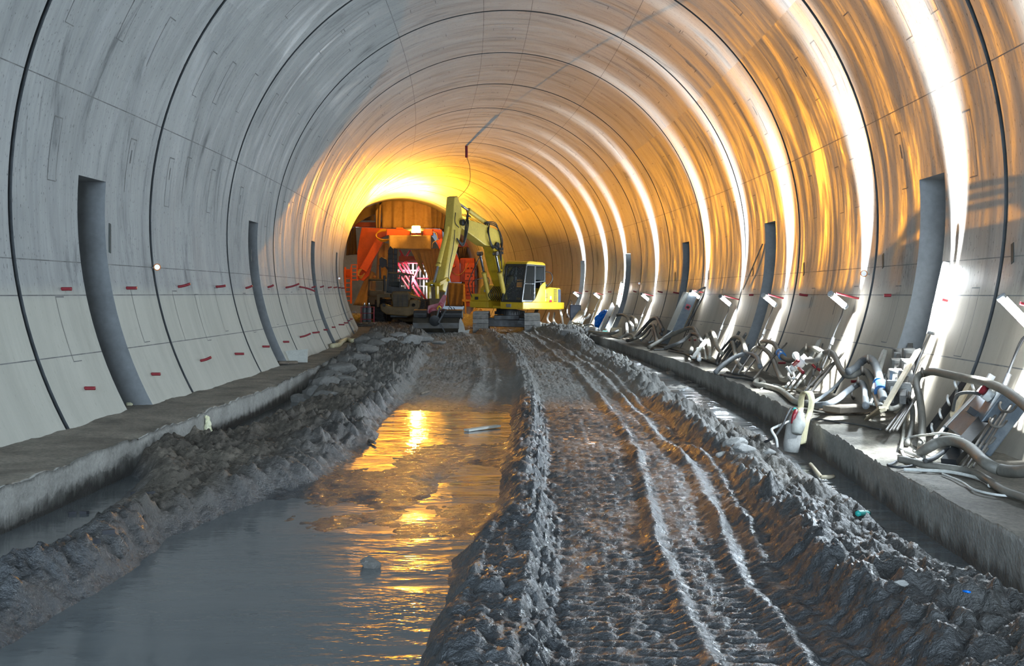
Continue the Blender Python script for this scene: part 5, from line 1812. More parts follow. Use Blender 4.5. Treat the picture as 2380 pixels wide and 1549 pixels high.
# leaning plank, frayed rods
tag(MB().bar(H(2052, 955, .9, .06), H(2134, 814, .08), 0.065, 0.03, side=(0, 1, 0)).build('plank', M['plank']), 'long narrow yellowish plank leaning across the first right niche', 'plank')
tag(MB().bar(G(2012, 976, .03), H(2054, 948, .9, .08), 0.04, 0.02, w2=0.1, h2=0.03).build('wood_splinter', M['plank']), 'splintered lath on the bench at the foot of the leaning plank', 'lath')
for k, (a, b, lab) in enumerate([
    ((2060, 1000), (2118, 922), 'thin rod leaning nearest the plank foot below the first right niche'),
    ((2068, 1003), (2126, 922), 'thin rod second from the plank foot below the first right niche'),
    ((2076, 1000), (2134, 915), 'thin rod third from the plank foot below the first right niche'),
    ((2084, 1000), (2142, 905), 'thin rod fourth from the plank foot below the first right niche')]):
    tag(MB().cyl(H(*a, .8, .03), H(*b, .12), 0.014, n=7).build('rod', M['rebar']), lab, 'rod', 'thin rods leaning below the first right niche')
run('hose', 'pale curved hose stub lying behind the foot of the leaning plank', 'hose', [(2056, 936, .7), (2070, 950, .7), (2090, 944, .5), (2104, 920, .3), (2114, 898, .2)], 0.05, 'hose_pale')
# conveyor roller frame leaning in the niche
rf = thing('roller_frame', 'muddy frame carrying two columns of short rollers leaning in the first right niche', 'roller frame', H(2080, 925, .5, .03))
a0, a1 = H(2072, 928, .6, .05), H(2092, 812, -.15)
b0, b1 = H(2098, 930, .5, .05), H(2116, 806, -.15)
MB().bar(a0, a1, 0.05, 0.09).build('side_bar', M['rock'], rf)
MB().bar(b0, b1, 0.07, 0.1).build('side_bar', M['rock'], rf)
for k in range(4):
    t = 0.2 + 0.22 * k
    for (p, q, s) in ((a0, a1, 0.02), (b0, b1, -0.02)):
        c = p.lerp(q, t + s)
        MB().cyl(c + Vector((-.12, -.1, 0)), c + Vector((.03, -.12, 0)), 0.085, n=14).build('roller', M['cement'], rf)
for t in (0.15, 0.5, 0.85):
    pass
MB().bar(a0.lerp(a1, .15), b0.lerp(b1, .15), 0.05, 0.05).build('cross_bar', M['galv_light'], rf)
tag(MB().cyl(H(2030, 908, .6, .05), H(2058, 818, .04), 0.03, n=9).build('pipe', M['galv_light']), 'pale pipe leaning on the wall just beyond the roller frame', 'pipe')
for k, (a, b) in enumerate([((2024, 940), (2056, 870)), ((2032, 942), (2062, 872)), ((2018, 945), (2046, 880))]):
    tag(MB().bar(H(*a, .7, .03), H(*b, .15), 0.03, 0.02).build('steel_strip', M['galv_light']),
        ['steel strip leaning below the roller frame, middle of three', 'steel strip leaning below the roller frame, nearest of three', 'steel strip leaning below the roller frame, farthest of three'][k], 'strip', 'steel strips below the roller frame')

# second cluster: hoses on wall hooks between the first and second niche
o, q = run('hose', 'long grey hose with a blue coupling sagging between wall hooks left of the white valve', 'hose',
           [(1762, 806, .1), (1768, 796, .2), (1782, 794, .25), (1800, 800, .3), (1811, 819, .35), (1824, 834, .35), (1840, 838, .35), (1857, 828, .35), (1874, 810, .35), (1894, 811, .35), (1912, 821, .35)], 0.075, 'hose_grey')
a, b = H(1812, 820, .35), H(1818, 828, .35)
ring_on(o, a, b, 0.062, 'coupling_blue', 'coupling')
run('hose', 'grey hose with two bends dropping to the bench below the blue-coupled hose', 'hose',
    [(1748, 818, .2), (1756, 810, .25), (1768, 808, .3), (1785, 819, .35), (1797, 838, .4), (1808, 866, .5), (1818, 882, .6), (1834, 880, .6)], 0.075, 'hose_grey')
o, q = run('hose', 'grey hose rising from the white valve and sagging to a hook past the lamp', 'hose',
           [(1876, 838, .5), (1896, 839, .45), (1906, 829, .4), (1917, 821, .35), (1930, 819, .35), (1941, 830, .35), (1950, 852, .4), (1964, 871, .45), (1983, 873, .4), (2008, 863, .3), (2020, 873, .35), (2030, 896, .4), (2040, 930, .6), (2048, 950, .8)], 0.075, 'hose_grey')
o, q = run('hose', 'blue-stained hose with a blue coupling reaching down beside the roller frame', 'hose',
           [(1972, 864, .5), (1988, 856, .4), (2004, 840, .3), (2020, 833, .3), (2033, 846, .35), (2041, 868, .4), (2047, 902, .5), (2055, 934, .7)], 0.09, 'hose_blue')
ring_on(o, H(2044, 893, .48), H(2048, 912, .55), 0.07, 'coupling_blue', 'coupling')
run('hose', 'mottled hose arching off the bench between the two thick wall hoses', 'hose',
    [(1890, 943, 1.0), (1920, 941, 1.0), (1946, 929, .8), (1967, 912, .6), (1990, 896, .4), (2003, 891, .4), (2010, 908, .45), (2012, 944, .8)], 0.07, 'hose_blue')
run('hose', 'yellowed hose lying along the bench edge toward the flat hose loop', 'hose',
    [(1760, 884), (1756, 893), (1782, 898), (1808, 905), (1828, 918), (1844, 932), (1863, 937), (1888, 941)], 0.075, 'hose_pale', gap=9)
run('hose', 'second pale hose lying on the bench behind the yellowed hose', 'hose',
    [(1800, 900), (1830, 902), (1855, 907), (1872, 918), (1880, 930)], 0.045, 'hose_pale', gap=9)
for k, (a, b, lab) in enumerate([((1892, 944), (1902, 947), 'cut-off grey hose end facing out on the bench behind the loop'), ((1906, 946), (1928, 952), 'cut-off brownish hose end beside the plank on bricks')]):
    p, q_ = G(*a, .08), G(*b, .07)
    mb = MB()
    mb.tube([p + (p - q_) * 1.5, p, q_], 0.046, 14, cap=False)
    mb.tube([q_, q_ + (p - q_) * 0.1], [0.046, 0.034], 14, cap=False)
    mb.cyl(p, q_ + (p - q_) * 0.12, 0.035, n=14, mi=1)
    tag(mb.build('hose_end', [M['hose_grey'], M['black_rubber']]), lab, 'hose')
# white valve
vb = thing('hose_valve', 'white cast hose valve with red lever hanging below the lamp', 'valve', H(1834, 864, .6))
p0, p1 = H(1833, 864, .65), H(1876, 833, .5)
d = (p1 - p0)
mb = MB()
mb.cyl(p0, p0 + d * .1, 0.085, n=16)
mb.cyl(p0 + d * .08, p0 + d * .38, 0.06, n=16)
mb.cyl(p0 + d * .32, p0 + d * .42, 0.078, n=16)
mb.cyl(p0 + d * .4, p0 + d * .8, 0.056, n=16)
mb.ball(p0 + d * .62, 0.08, 8)
mb.cyl(p0 + d * .8, p1, 0.085, n=16)
mb.build('body', M['white_paint'], vb)
br = H(1850, 828, .6)
MB().cyl(p0 + d * .6, br, 0.04, n=12).build('branch', M['white_paint'], vb)
MB().cyl(br, br + (br - (p0 + d * .6)) * 0.12, 0.06, n=12).build('branch_cap', M['white_paint'], vb)
MB().cyl(H(1845, 848, .68), H(1855, 839, .68), 0.03, n=10).build('lever', M['red_plastic'], vb)
MB().cyl(H(1857, 857, .68), H(1866, 866, .68), 0.028, n=10).build('lever', M['red_plastic'], vb)
MB().tube(spline([p0, H(1833, 874, .66), H(1838, 881, .68), H(1846, 879, .68), H(1844, 868, .66)], 6), 0.018, 7).build('chain', M['white_paint'], vb)
# wall hooks of bent bar
for k, (px, py, lab) in enumerate([
    (1766, 792, 'bent steel hook over the hose at the second right niche'), (1876, 806, 'bent steel hook above the white valve'), (1929, 823, 'bent steel hook holding the hose right of the valve'),
    (1912, 850, 'empty bent steel hook on the leaning hook frame, upper'), (1893, 866, 'empty bent steel hook on the leaning hook frame, middle'), (1873, 890, 'empty bent steel hook on the leaning hook frame, lower'),
    (2019, 832, 'bent steel hook over the blue-stained hose'), (2007, 859, 'bent steel hook over the hose beside the roller frame'), (1997, 884, 'bent steel hook over the mottled hose'),
    (1983, 915, 'empty round steel hook below the mottled hose'), (2146, 862, 'bent steel hook at the top of the thick hanging hose'), (2117, 918, 'bent steel hook over the thinner hanging hose')]):
    c = [H(px + 2, py + 10, .02), H(px, py + 12, .3), H(px - 3, py + 6, .46), H(px - 3, py - 6, .48)]
    tag(MB().tube(spline(c, 6), 0.017, 7).build('hose_hook', M['rebar']), lab, 'hook', 'bent steel hooks on the right wall')
hf = thing('hook_frame', 'steel ladder-like hook frame leaning on the brightly lit wall', 'hook frame', H(1866, 917, .9, .03))
for a, b in (((1864, 918), (1944, 834)), ((1880, 918), (1960, 820))):
    MB().cyl(H(*a, .9, .03), H(*b, .06), 0.022, n=8).build('rail', M['rebar'], hf)
for t in (.2, .5, .8):
    a = H(1864, 918, .9, .03).lerp(H(1944, 834, .06), t)
    b = H(1880, 918, .9, .03).lerp(H(1960, 820, .06), t)
    MB().cyl(a, b, 0.014, n=7).build('rung', M['rebar'], hf)
for k, (a, b, lab) in enumerate([((1826, 900), (1862, 856), 'pale rod leaning left of the hook frame, nearest the valve'), ((1836, 902), (1872, 852), 'pale rod leaning left of the hook frame, middle'), ((1848, 902), (1884, 858), 'pale rod leaning against the foot of the hook frame')]):
    tag(MB().cyl(H(*a, .7, .03), H(*b, .1), 0.02, n=8).build('rod', M['galv_light']), lab, 'rod', 'pale rods below the white valve')
tag(MB().bar(H(1882, 838, .4), H(1905, 791, .09), 0.08, 0.03, side=(0, 1, 0), w2=0.07).build('board', M['galv_light']), 'pointed pale board standing against the wall above the valve', 'board')
tag(MB().bar(H(2030, 880, .3), H(2054, 815, .08), 0.06, 0.03, side=(0, 1, 0), w2=0.04).build('board', M['galv_light']), 'narrow grey board leaning on the wall above the blue-stained hose', 'board')
run('cable', 'dark cable sweeping from the lamp over the bench behind the flat hose loop', 'cable',
    [(1912, 800, .1), (1905, 830, .3), (1900, 850, .4), (1893, 866, .4), (1880, 892, .6), (1874, 908, .9)], 0.016, 'cable_dark')
run('cable', 'blue-grey cable stretched from the bench up to the sagging hoses', 'cable',
    [(1890, 936, 1.1), (1912, 922, .8), (1940, 900, .55), (1962, 876, .4), (1984, 856, .3)], 0.03, 'hose_blue')
# plank on bricks
pk = [G(1932, 952, .16), G(2016, 948, .16)]
for (px, py, lab) in [(1948, 962, 'broken brown brick carrying the far end of the bench plank'), (2002, 962, 'broken brown brick carrying the near end of the bench plank')]:
    c = G(px, py, 0.03)
    rnd = random.Random(px)
    tag(MB().ball(c + Vector((0, .1, .045)), 0.13, 6, (1.5, .9, .5), 0.35).build('brick', M['brick']), lab, 'brick', 'bricks under the bench plank')
tag(MB().bar(pk[0], pk[1], 0.34, 0.07).build('plank', M['old_wood'], bevel=0.008), 'short thick brown plank resting on two bricks on the bench', 'plank')
run('cable', 'dark cable lying across the lit bench top from the flat hose loop', 'cable', [(1884, 978), (1892, 974), (1910, 976), (1950, 982), (1990, 987), (2048, 999)], 0.014, 'cable_dark', gap=9)
# flat hose loop and pump at the bench edge
def K(px, py, d=14.25):
    return P(px, py, d)


lp_ = [K(1866, 1034, 14.1), K(1873, 990, 14.15), K(1882, 960), K(1886, 935), K(1883, 919), K(1876, 913), K(1867, 916, 14.4), K(1862, 930, 14.5), K(1860, 955, 14.6), K(1856, 985, 14.5), K(1850, 1012, 14.4)]
sp2 = spline(lp_, 6)
sv = Vector((0.8, 0.6, 0)) * 0.055
mb = MB().sheet([[p - sv, p, p + sv] for p in sp2], 0.02)
tag(mb.build('flat_hose', M['hose_cream']), 'cream lay-flat hose folded in a tall loop over the right bench edge', 'hose')
pm = thing('submersible_pump', 'mud-caked submersible pump standing in the right ditch under the flat hose loop', 'pump', K(1844, 1036, 14.0))
MB().tube([K(1838, 1050, 14.0), K(1840, 1032, 14.0), K(1846, 995, 14.05), K(1850, 972, 14.1), K(1853, 960, 14.12)], [.09, .10, .10, .08, .045], 14).build('casing', M['cement'], pm)
MB().tube([K(1852, 1008, 13.85), K(1856, 985, 13.9), K(1862, 960, 13.95)], [.06, .085, .04], 12).build('discharge', M['galv_light'], pm)
MB().tube(spline([K(1842, 985, 13.9), K(1846, 965, 13.9), K(1850, 955, 13.95)], 5), 0.025, 8).build('strap', M['red_plastic'], pm)
MB().tube(spline([K(1846, 951, 14.0), K(1838, 950, 14.0), K(1828, 968, 13.9), K(1818, 990, 13.8), K(1800, 1015, 13.8), K(1776, 1029, 13.9)], 6), 0.016, 7).build('cable', M['cable_dark'], pm)
MB().cyl(K(1844, 949, 14.0), K(1850, 955, 14.0), 0.022, n=8).build('plug', M['teal'], pm)
tag(MB().tube(spline([K(1838, 978, 14.05), K(1815, 988, 13.9), K(1797, 996, 13.8), K(1794, 1002, 13.75), K(1804, 1020, 13.7), K(1807, 1040, 13.7)], 6), 0.016, 7).build('cable', M['cable_white']), 'white wire bent down from the pump into the right ditch', 'cable')

# third cluster: past the second niche up to the control cabinet
run('hose', 'grey hose hanging from a hook at the near edge of the second right niche', 'hose', [(1700, 790, .25), (1712, 784, .3), (1724, 790, .35), (1731, 808, .4), (1735, 826, .5)], 0.08, 'hose_grey')
run('hose', 'dusty hose hanging left of the second right niche down to the bench', 'hose', [(1697, 805, .3), (1703, 797, .35), (1708, 818, .4), (1712, 840, .5), (1724, 857, .7)], 0.08, 'hose_grey')
run('hose', 'mottled hose arching across the foot of the second right niche', 'hose', [(1663, 866, 1.0), (1682, 848, .9), (1708, 831, .7), (1736, 823, .5), (1758, 831, .5), (1767, 853, .6)], 0.08, 'hose_blue')
for k, pts in enumerate([[(1667, 846), (1676, 830), (1690, 812), (1706, 792), (1718, 772)], [(1674, 850), (1686, 830), (1700, 810), (1714, 796)], [(1680, 852), (1694, 832), (1708, 812), (1722, 794), (1734, 776)], [(1666, 840), (1672, 822), (1684, 806), (1698, 790)]]):
    run('hose', ['dark hose in the bundle left of the second right niche, outermost', 'dark hose in the bundle left of the second right niche, inner', 'dark hose in the bundle left of the second right niche, nearest the niche', 'dark hose in the bundle left of the second right niche, topmost'][k], 'hose', pts, 0.05, 'hose_dark', gap=.3)
for k, (a, b, lab) in enumerate([((1700, 868), (1740, 800), 'thin bar leaning at the foot of the second right niche, farthest'), ((1716, 868), (1776, 780), 'thin bar leaning at the foot of the second right niche, second'), ((1730, 870), (1792, 787), 'thin bar leaning at the foot of the second right niche, third'), ((1752, 880), (1828, 798), 'thin bar leaning at the foot of the second right niche, nearest')]):
    tag(MB().cyl(H(*a, .8, .03), H(*b, .08), 0.018, n=7).build('steel_bar', M['rebar']), lab, 'bar', 'thin bars at the second right niche')
tag(MB().cyl(H(1727, 673, .06), H(1772, 568, .03), 0.016, n=7).build('steel_bar', M['rebar']), 'long thin bar leaning high against the far jamb of the second right niche', 'bar')
for k, (lab, pts, mt, r) in enumerate([
    ('dark cable strewn along the bench below the second right niche, inner', [(1690, 866), (1712, 870), (1736, 874), (1758, 884)], 'hose_dark', .04),
    ('dark cable strewn along the bench below the second right niche, outer', [(1675, 872), (1700, 877), (1728, 880), (1752, 884)], 'cable_dark', .03),
    ('grey hose end lying on the bench below the second right niche', [(1754, 880), (1764, 882), (1775, 890), (1768, 894)], 'hose_grey', .07),
    ('white wire scribbled over the yellowed bench hose', [(1768, 905), (1784, 897), (1800, 894), (1814, 898), (1800, 904)], 'cable_white', .015)]):
    run('cable' if r < .06 else 'hose', lab, 'cable' if r < .06 else 'hose', pts, r, mt, gap=9)

# fourth cluster: white-dusted hoses under the lamp before the cabinet
run('hose', 'white-dusted hose hooked high under the lamp right of the control cabinet', 'hose', [(1645, 786, .2), (1654, 771, .25), (1662, 785, .3), (1666, 806, .4), (1678, 822, .5)], 0.08, 'hose_pale')
run('hose', 'white-dusted hose hanging straight under the lamp right of the control cabinet', 'hose', [(1636, 790, .2), (1643, 779, .25), (1648, 805, .35), (1650, 832, .6)], 0.08, 'hose_pale')
run('hose', 'short pale hose standing on the bench under the same lamp', 'hose', [(1622, 812, .6), (1624, 822, .6), (1625, 836, .8)], 0.085, 'white_paint')
run('hose', 'slim pale hose looping in front of the two white-dusted hoses', 'hose', [(1622, 816, .5), (1631, 802, .4), (1637, 816, .5), (1640, 833, .8)], 0.045, 'hose_pale')
tag(MB().bar(H(1612, 832, .8, .04), H(1652, 776, .14), 0.10, 0.04).build('board', M['galv_light']), 'pale board leaning behind the white-dusted hoses', 'board')
run('hose', 'long dark hose stretched from the bench up past the control cabinet foot', 'hose', [(1508, 808, 1.0), (1540, 790, .7), (1572, 774, .5), (1608, 762, .35), (1621, 776, .4), (1627, 792, .5)], 0.09, 'hose_grey')
run('hose', 'second dark hose below it stretched toward the white-dusted hoses', 'hose', [(1545, 810, 1.0), (1582, 796, .8), (1606, 778, .5), (1621, 780, .5), (1630, 793, .5)], 0.075, 'hose_dark')
run('hose', 'grey hose drooping to the bench right of the control cabinet foot', 'hose', [(1600, 778, .4), (1608, 790, .4), (1608, 806, .5), (1606, 820, .8)], 0.075, 'hose_grey')
for k, pts in enumerate([[(1520, 814), (1550, 812), (1580, 808), (1604, 818)], [(1570, 800), (1586, 812), (1600, 826), (1618, 838)], [(1555, 816), (1580, 820), (1604, 826), (1640, 838), (1668, 846)]]):
    run('cable', ['dark cable lying along the bench edge below the control cabinet', 'dark cable curving over the bench right of the control cabinet', 'dark cable trailing along the bench to the hose bundle at the second niche'][k], 'cable', pts, 0.03, 'hose_dark', gap=9)
# control cabinet
d0 = Wl(1612, 683, .25).y - 0.25
cc = [P(1562, 770, d0), P(1601, 680, d0), P(1622, 687, d0), P(1584, 774, d0)]      # the dark front facing the camera
back = Vector((-0.10, 0.42, 0.02))
cb = thing('control_cabinet', 'tall green-grey control cabinet leaning against the right wall', 'cabinet', cc[0])
MB().prism(cc, back).build('case', M['galv_light'], cb, 0.015)
cn = Vector((0, -1, 0))
u, v = cc[1] - cc[0], cc[2] - cc[1]
MB().prism([cc[0] + cn * .003 + v * .04, cc[1] + cn * .003 + v * .04, cc[2] + cn * .003 - v * .04, cc[3] + cn * .003 - v * .04], cn * 0.012).build('door', M['galv'], cb)
kc = cc[0] + u * .66 + v * .5
MB().box(kc + cn * .02, (0.13, 0.03, 0.15), Matrix.Rotation(0.4, 3, 'Y')).build('switch_plate', M['red_steel'], cb)
MB().cyl(kc + cn * .03, kc + cn * .09, 0.04, n=16).build('rotary_switch', M['black_rubber'], cb)
MB().tube(spline([cc[1] + v * .6 - u * .02, cc[1] + v * .9 + u * .12, cc[1] + v * 1.5 + u * .22, cc[1] + v * 1.45 - u * .2, cc[3] + u * .12 + v * .15], 6), 0.03, 8).build('cable', M['cable_dark'], cb)
tag(MB().bar(H(1509, 810, 9, .02), P(1566, 768, d0 + 0.1), 0.2, 0.03, side=(.4, 1, 0)).build('board', M['white_paint']), 'bright white board sloping from the bench to the control cabinet foot', 'board')
# fifth cluster: coils between cabinet and blue bag
for k, (lab, pts, r, mt) in enumerate([
    ('dark hose coil arching over the bench left of the control cabinet, outer', [(1458, 792, .9), (1474, 787, .8), (1493, 766, .5), (1512, 745, .3), (1526, 740, .3), (1534, 754, .4), (1541, 767, .6)], .09, 'hose_dark'),
    ('grey hose coil arching over the bench left of the control cabinet, inner', [(1466, 791, .9), (1489, 781, .8), (1509, 760, .4), (1519, 757, .4), (1524, 777, .5), (1528, 798, .8)], .085, 'hose_grey'),
    ('dark hose draped behind the coils left of the control cabinet', [(1480, 780, .5), (1500, 757, .25), (1518, 742, .2), (1532, 746, .3), (1538, 778, .5)], .08, 'hose_dark'),
    ('thin dark hose looping at the foot of the coils', [(1490, 792, .9), (1504, 780, .7), (1514, 766, .5), (1520, 790, .7), (1508, 797, .9)], .045, 'hose_dark'),
    ('big grey hose arching from the bench over the white boards', [(1393, 770, .9), (1404, 749, .7), (1424, 736, .5), (1446, 732, .4), (1458, 738, .4), (1463, 748, .4)], .09, 'hose_grey'),
    ('white hose hooked beside the lamp right of the fourth niche', [(1462, 741, .2), (1471, 737, .25), (1479, 748, .3), (1477, 764, .4)], .09, 'hose_pale'),
    ('short white hose standing under the hooked white hose', [(1463, 748, .4), (1470, 757, .4), (1472, 768, .5)], .08, 'white_paint'),
    ('pale pipe piece standing upright among the coils', [(1456, 752, .5), (1457, 764, .5), (1458, 776, .6)], .08, 'white_paint'),
    ('pale hose curled flat on the bench below the coils', [(1425, 784, 1.2), (1440, 786, 1.2), (1452, 780, 1.1), (1466, 778, 1.0), (1475, 786, 1.0)], .07, 'hose_pale'),
    ('grey hose lying along the far bench under the white boards', [(1370, 771, 1.2), (1395, 774, 1.2), (1420, 776, 1.2), (1436, 770, 1.0)], .09, 'hose_grey'),
    ('white sack-like hose lying beside the blue plastic bag', [(1363, 768, 1.2), (1376, 764, 1.1), (1388, 767, 1.1)], .13, 'white_paint'),
    ('dark hose ring leaning by the navy case', [(1318, 738, .5), (1319, 716, .4), (1325, 699, .3), (1329, 702, .3), (1328, 716, .3)], .04, 'hose_dark'),
    ('grey hose hanging at the far bench end beside the excavator', [(1302, 722, .6), (1306, 740, .7), (1308, 756, .9)], .1, 'hose_grey'),
    ('pale hose hanging at the far bench end beside the excavator', [(1288, 728, .6), (1286, 742, .7), (1290, 752, .9), (1298, 758, 1.0)], .1, 'hose_pale'),
    ('white hose curled at the far bench end nearest the excavator', [(1276, 728, .8), (1272, 742, .9), (1278, 752, 1.0), (1290, 756, 1.0)], .09, 'white_paint'),
    ('white hose looping on the bench between navy case and blue bag', [(1352, 752, .8), (1358, 742, .6), (1366, 738, .5), (1370, 732, .4)], .08, 'white_paint'),
    ('pale cable tangle on the far bench before the blue bag', [(1320, 758, 1.1), (1340, 752, .9), (1355, 757, 1.0), (1340, 762, 1.1), (1325, 760, 1.1)], .05, 'hose_pale'),
    ('dark cable tangle on the far bench before the blue bag', [(1330, 764, 1.2), (1350, 759, 1.0), (1372, 755, .8), (1380, 760, 1.0), (1360, 766, 1.2)], .06, 'hose_dark')]):
    run('hose', lab, 'hose', pts, r, mt)
for k, (a, b, lab) in enumerate([((1395, 769), (1425, 709), 'white board leaning beside the blue plastic bag, far one'), ((1411, 768), (1436, 713), 'white board leaning beside the blue plastic bag, near one')]):
    tag(MB().bar(H(*a, 1.0, .04), H(*b, .3), 0.2, 0.04, side=(.3, 1, 0)).build('board', M['white_paint']), lab, 'board', 'white boards beside the blue bag')
c = H(1399, 745, .6)
mb = MB()
rnd = random.Random(8)
ns = 14
vs, fs = [], []
for i in range(ns + 1):
    th = PI * i / ns
    for k in range(20):
        ph = 2 * PI * k / 20
        w = 1 + 0.25 * math.sin(3 * ph + 3 * th) * math.sin(th) + 0.15 * math.sin(7 * ph - 4 * th) + rnd.uniform(-.12, .12)
        rr = 0.24 * math.sin(th) ** 0.8 * w
        vs.append(c + Vector((rr * math.cos(ph) + 0.14 * math.cos(th) * -1, rr * math.sin(ph), -0.42 * math.cos(th))))
for i in range(ns):
    for k in range(20):
        fs.append((i * 20 + k, i * 20 + (k + 1) % 20, (i + 1) * 20 + (k + 1) % 20, (i + 1) * 20 + k))
mb.add(vs, fs)
tag(mb.build('plastic_bag', M['bag_blue']), 'crumpled bright blue plastic bag against the right wall', 'bag')
c = H(1337, 727, .5)
tag(MB().box(c, (0.5, 0.4, 0.72)).build('tool_case', M['navy'], bevel=0.03), 'navy blue case standing against the wall past the last right niche', 'case')
q = [H(1328, 747, .8), H(1347, 720, .4), H(1357, 727, .4), H(1342, 752, .8)]
qn = (q[1] - q[0]).cross(q[3] - q[0]).normalized()
tag(MB().prism(q, -qn * 0.12 if qn.x < 0 else qn * 0.12).build('panel', M['galv_light'], bevel=0.01), 'pale grey panel leaning next to the navy case', 'panel')
for k, (a, b, lab) in enumerate([((1340, 754), (1358, 722), 'white lath leaning on the pale grey panel'), ((1326, 744), (1311, 714), 'dark lath leaning left of the navy case'), ((1358, 735), (1371, 695), 'grey bar leaning on the wall right of the pale grey panel')]):
    tag(MB().bar(H(*a, .7, .05), H(*b, .1), 0.06, 0.04).build('lath', M[('white_paint', 'black_steel', 'galv_light')[k]]), lab, 'lath')
for k, (px, py, s, mt, lab) in enumerate([(1440, 781, (.4, .5, .3), 'plank', 'small wooden crate on the bench among the coils'), (1410, 773, (.7, .4, .06), 'teal', 'teal plastic strip on the far bench below the white boards')]):
    c = H(px, py, 9, 0.02)
    tag(MB().box(c + Vector((0, 0, s[2] / 2)), s).build('crate' if k == 0 else 'plastic_strip', M[mt], bevel=0.01), lab, 'crate' if k == 0 else 'plastic strip')

# ------------------------------------------------------------------ left bench
LB = lambda px, py: G(px, py, 0.06)
tag(MB().tube(spline([LB(772, 805), LB(778, 804), LB(788, 802), LB(794, 795), LB(808, 790), LB(820, 793), LB(831, 790), (LB(834, 788))], 7), 0.075, 10).build('hose', M['hose_cream']), 'cream hose curling along the left bench top', 'hose')
a, b = G(662, 843, 0.01), G(714, 843, 0.01)
tag(MB().prism([a, b, b + Vector((0, .05, .3)), a + Vector((0, .05, .26))], (0, .06, 0)).build('board', M['galv_light']), 'grey board standing on edge at the foot of the second left niche', 'board')
tag(MB().bar(G(646, 843, .05), G(690, 842, .05), 0.22, 0.05).build('plank', M['old_wood']), 'brown plank lying on the left bench in front of the grey board', 'plank')
fm = MB()
rnd = random.Random(4)
for k in range(26):
    t = k / 25
    c = P(481 + 6 * t * (1 - t) * 2 + rnd.uniform(-2, 2), 1016 - 46 * t, 15.75)
    fm.ball(c, 0.036 * (1.3 - t) + 0.012, 6, (1, 1, 1.1), 0.3)
for k in range(10):
    fm.ball(P(480 + 4 * k, 1016 + rnd.uniform(-2, 2), 15.6), 0.035, 5, (1.6, 1.6, .6), 0.3)
tag(fm.build('foam_blob', M['foam']), 'blob of cured yellow-white foam running down the left bench face', 'foam')
for k, (px, py, r, z) in enumerate([(265, 947, .06, 0.0), (300, 944, .04, 0.0)]):
    c = G(px, py, z)
    tag(MB().ball(c + Vector((0, 0, r * .5)), r, 5, (1.4, 1, .7), .5).build('debris_lump', M['foam']), ['pale lump of debris at the foot of the first left niche', 'smaller pale lump beside it at the foot of the first left niche', 'tiny pale lump on the near left bench'][k], 'lump')

# ------------------------------------------------------------------ loose things on the ground
def on_ground(px, py, dz=0.0):
    z = -0.38
    for _ in range(6):
        p = G(px, py, z)
        z = max(gz(p.x, p.y), WATER)
    p = G(px, py, z)
    return Vector((p.x, p.y, z + dz))


tag(MB().bar(on_ground(1084, 1004, .02), on_ground(1158, 995, .03), 0.10, 0.03).build('plank', M['galv_light']), 'pale splintered plank lying in the orange-lit puddle', 'plank')


def rock(px, py, r, label, mat='rock', sq=(1.2, 1.0, .75), group=None, seed=0, name='rock'):
    rn = random.Random(seed * 97 + int(px))
    c = on_ground(px, py, r * sq[2] * 0.3)
    pl = []
    for _ in range(13):
        v = Vector((rn.gauss(0, 1), rn.gauss(0, 1), rn.gauss(0, 1))).normalized()
        pl.append((v, rn.uniform(0.62, 0.95)))
    mb = MB().ball((0, 0, 0), 1.0, 14)
    out = []
    for v in mb.v:
        u = v.normalized()
        k = min([h / max(n_.dot(u), 1e-3) for n_, h in pl if n_.dot(u) > 0.05] + [1.15]) * (1 + rn.uniform(-.02, .02))
        out.append(c + Vector((u.x * sq[0], u.y * sq[1], u.z * sq[2])) * r * k)
    mb.v = out
    mb.sm = [False] * len(mb.f)
    return tag(mb.build(name, M[mat]), label, 'rock', group)


rock(860, 1318, 0.075, 'lone dark rock standing in the near slurry puddle', sq=(1.0, 1.0, .8))
for k, (px, py, r, lab) in enumerate([(1703, 1034, .12, 'grey block of broken concrete at the edge of the right ditch'), (1732, 1048, .10, 'second grey concrete lump beside the block at the right ditch'),
                                      (1690, 1062, .09, 'pale flat concrete lump below the two blocks at the right ditch'), (1850, 1032, .07, 'crusty pale lump at the foot of the pump'),
                                      (1790, 1052, .05, 'small pale lump between pump and concrete blocks'), (2120, 1330, .045, 'pale stone on the right mud bank near the frame corner'),
                                      (2095, 1360, .03, 'smaller pale stone below it on the right mud bank')]):
    rock(px, py, r, lab, 'rock_pale', (1.3, 1.0, .6), None, k)
for k, (px, py, r) in enumerate([(770, 880, .2), (752, 898, .22), (790, 868, .24), (735, 915, .2), (812, 852, .25), (830, 838, .22), (850, 820, .28), (866, 808, .25), (720, 900, .16), (700, 935, .16), (800, 890, .18), (842, 800, .25), (870, 790, .3), (760, 925, .15)]):
    rock(px, py, r, 'dark lump of rubble against the foot of the left bench', 'rock', (1.3, 1.0, .7), 'rubble lumps along the left bench', k)
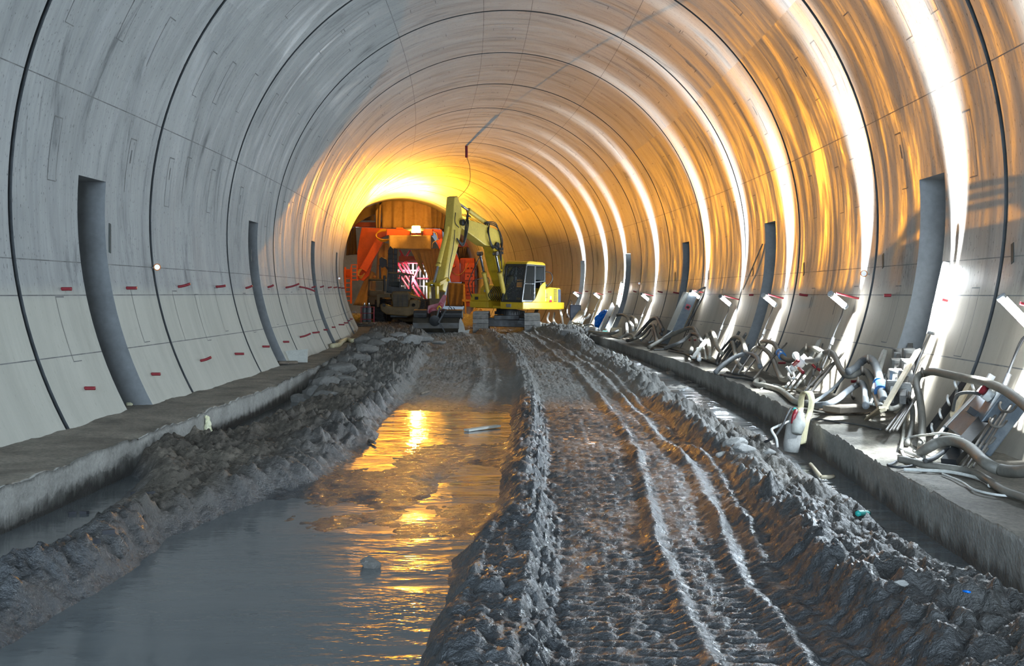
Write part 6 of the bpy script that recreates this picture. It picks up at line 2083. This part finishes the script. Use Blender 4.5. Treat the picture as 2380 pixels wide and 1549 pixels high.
for k, (px, py, r) in enumerate([(925, 783, .3), (940, 800, .3), (960, 792, .35), (985, 790, .3), (900, 795, .3), (1020, 800, .25), (1335, 765, .35), (1320, 775, .3)]):
    rock(px, py, r * .7, 'pale rubble lump on the mud rise before the machines', 'rock_pale', (1.5, 1.0, .6), 'rubble lumps before the machines', k)
for k, (a, b, r, mt, lab) in enumerate([((836, 1018), (872, 1036), .012, 'old_wood', 'dark stick lying where the left bank meets the puddle'), ((914, 850), (914, 872), .012, 'rebar', 'thin stake standing upright in the far left mud'),
                                        ((980, 918), (996, 914), .014, 'old_wood', 'short dark stick on the far slurry')]):
    p, q = on_ground(*a, .02), on_ground(*b, .03)
    if k == 1:
        q = on_ground(914, 872, -.02)
        p = q + Vector((0, 0, .28))
    tag(MB().cyl(p, q, r * 1.6, n=7).build('stick', M[mt]), lab, 'stick')
for k, (pts, lab) in enumerate([([(1884, 1090), (1892, 1100), (1908, 1120)], 'yellowish bent lath on the right mud bank'), ([(1908, 1121), (1925, 1121), (1938, 1119)], 'short yellowish lath end on the right mud bank')]):
    tag(MB().tube([on_ground(*p, .05) for p in pts], 0.022, 6).build('lath', M['plank']), lab, 'lath')
tag(MB().tube(spline([on_ground(2226, 1386, .03), on_ground(2250, 1394, .04), on_ground(2275, 1396, .03)], 5), 0.007, 6).build('rope', M['bag_blue']), 'piece of blue rope on the near right mud bank', 'rope')
tag(MB().tube(spline([on_ground(1994, 1203, .03), on_ground(2006, 1202, .03), on_ground(2018, 1202, .03)], 5), 0.025, 6).build('plastic_strip', M['teal']), 'teal plastic scrap at the edge of the right ditch', 'plastic strip')
for k, (px, py, w) in enumerate([(235, 1225, .10), (252, 1240, .09), (196, 1195, .08), (168, 1196, .07), (300, 1180, .07), (140, 1262, .08), (225, 1262, .06), (350, 1150, .08), (310, 1150, .05), (270, 1192, .05)]):
    c = on_ground(px, py, .01)
    random.seed(k)
    tag(MB().box(c, (w * .9, w * .5, .03), Matrix.Rotation(random.uniform(0, 3), 3, 'Z')).build('wood_scrap', M['seat_cloth']), 'dark wood scrap floating in the near left ditch', 'scrap', 'wood scraps in the near left ditch')
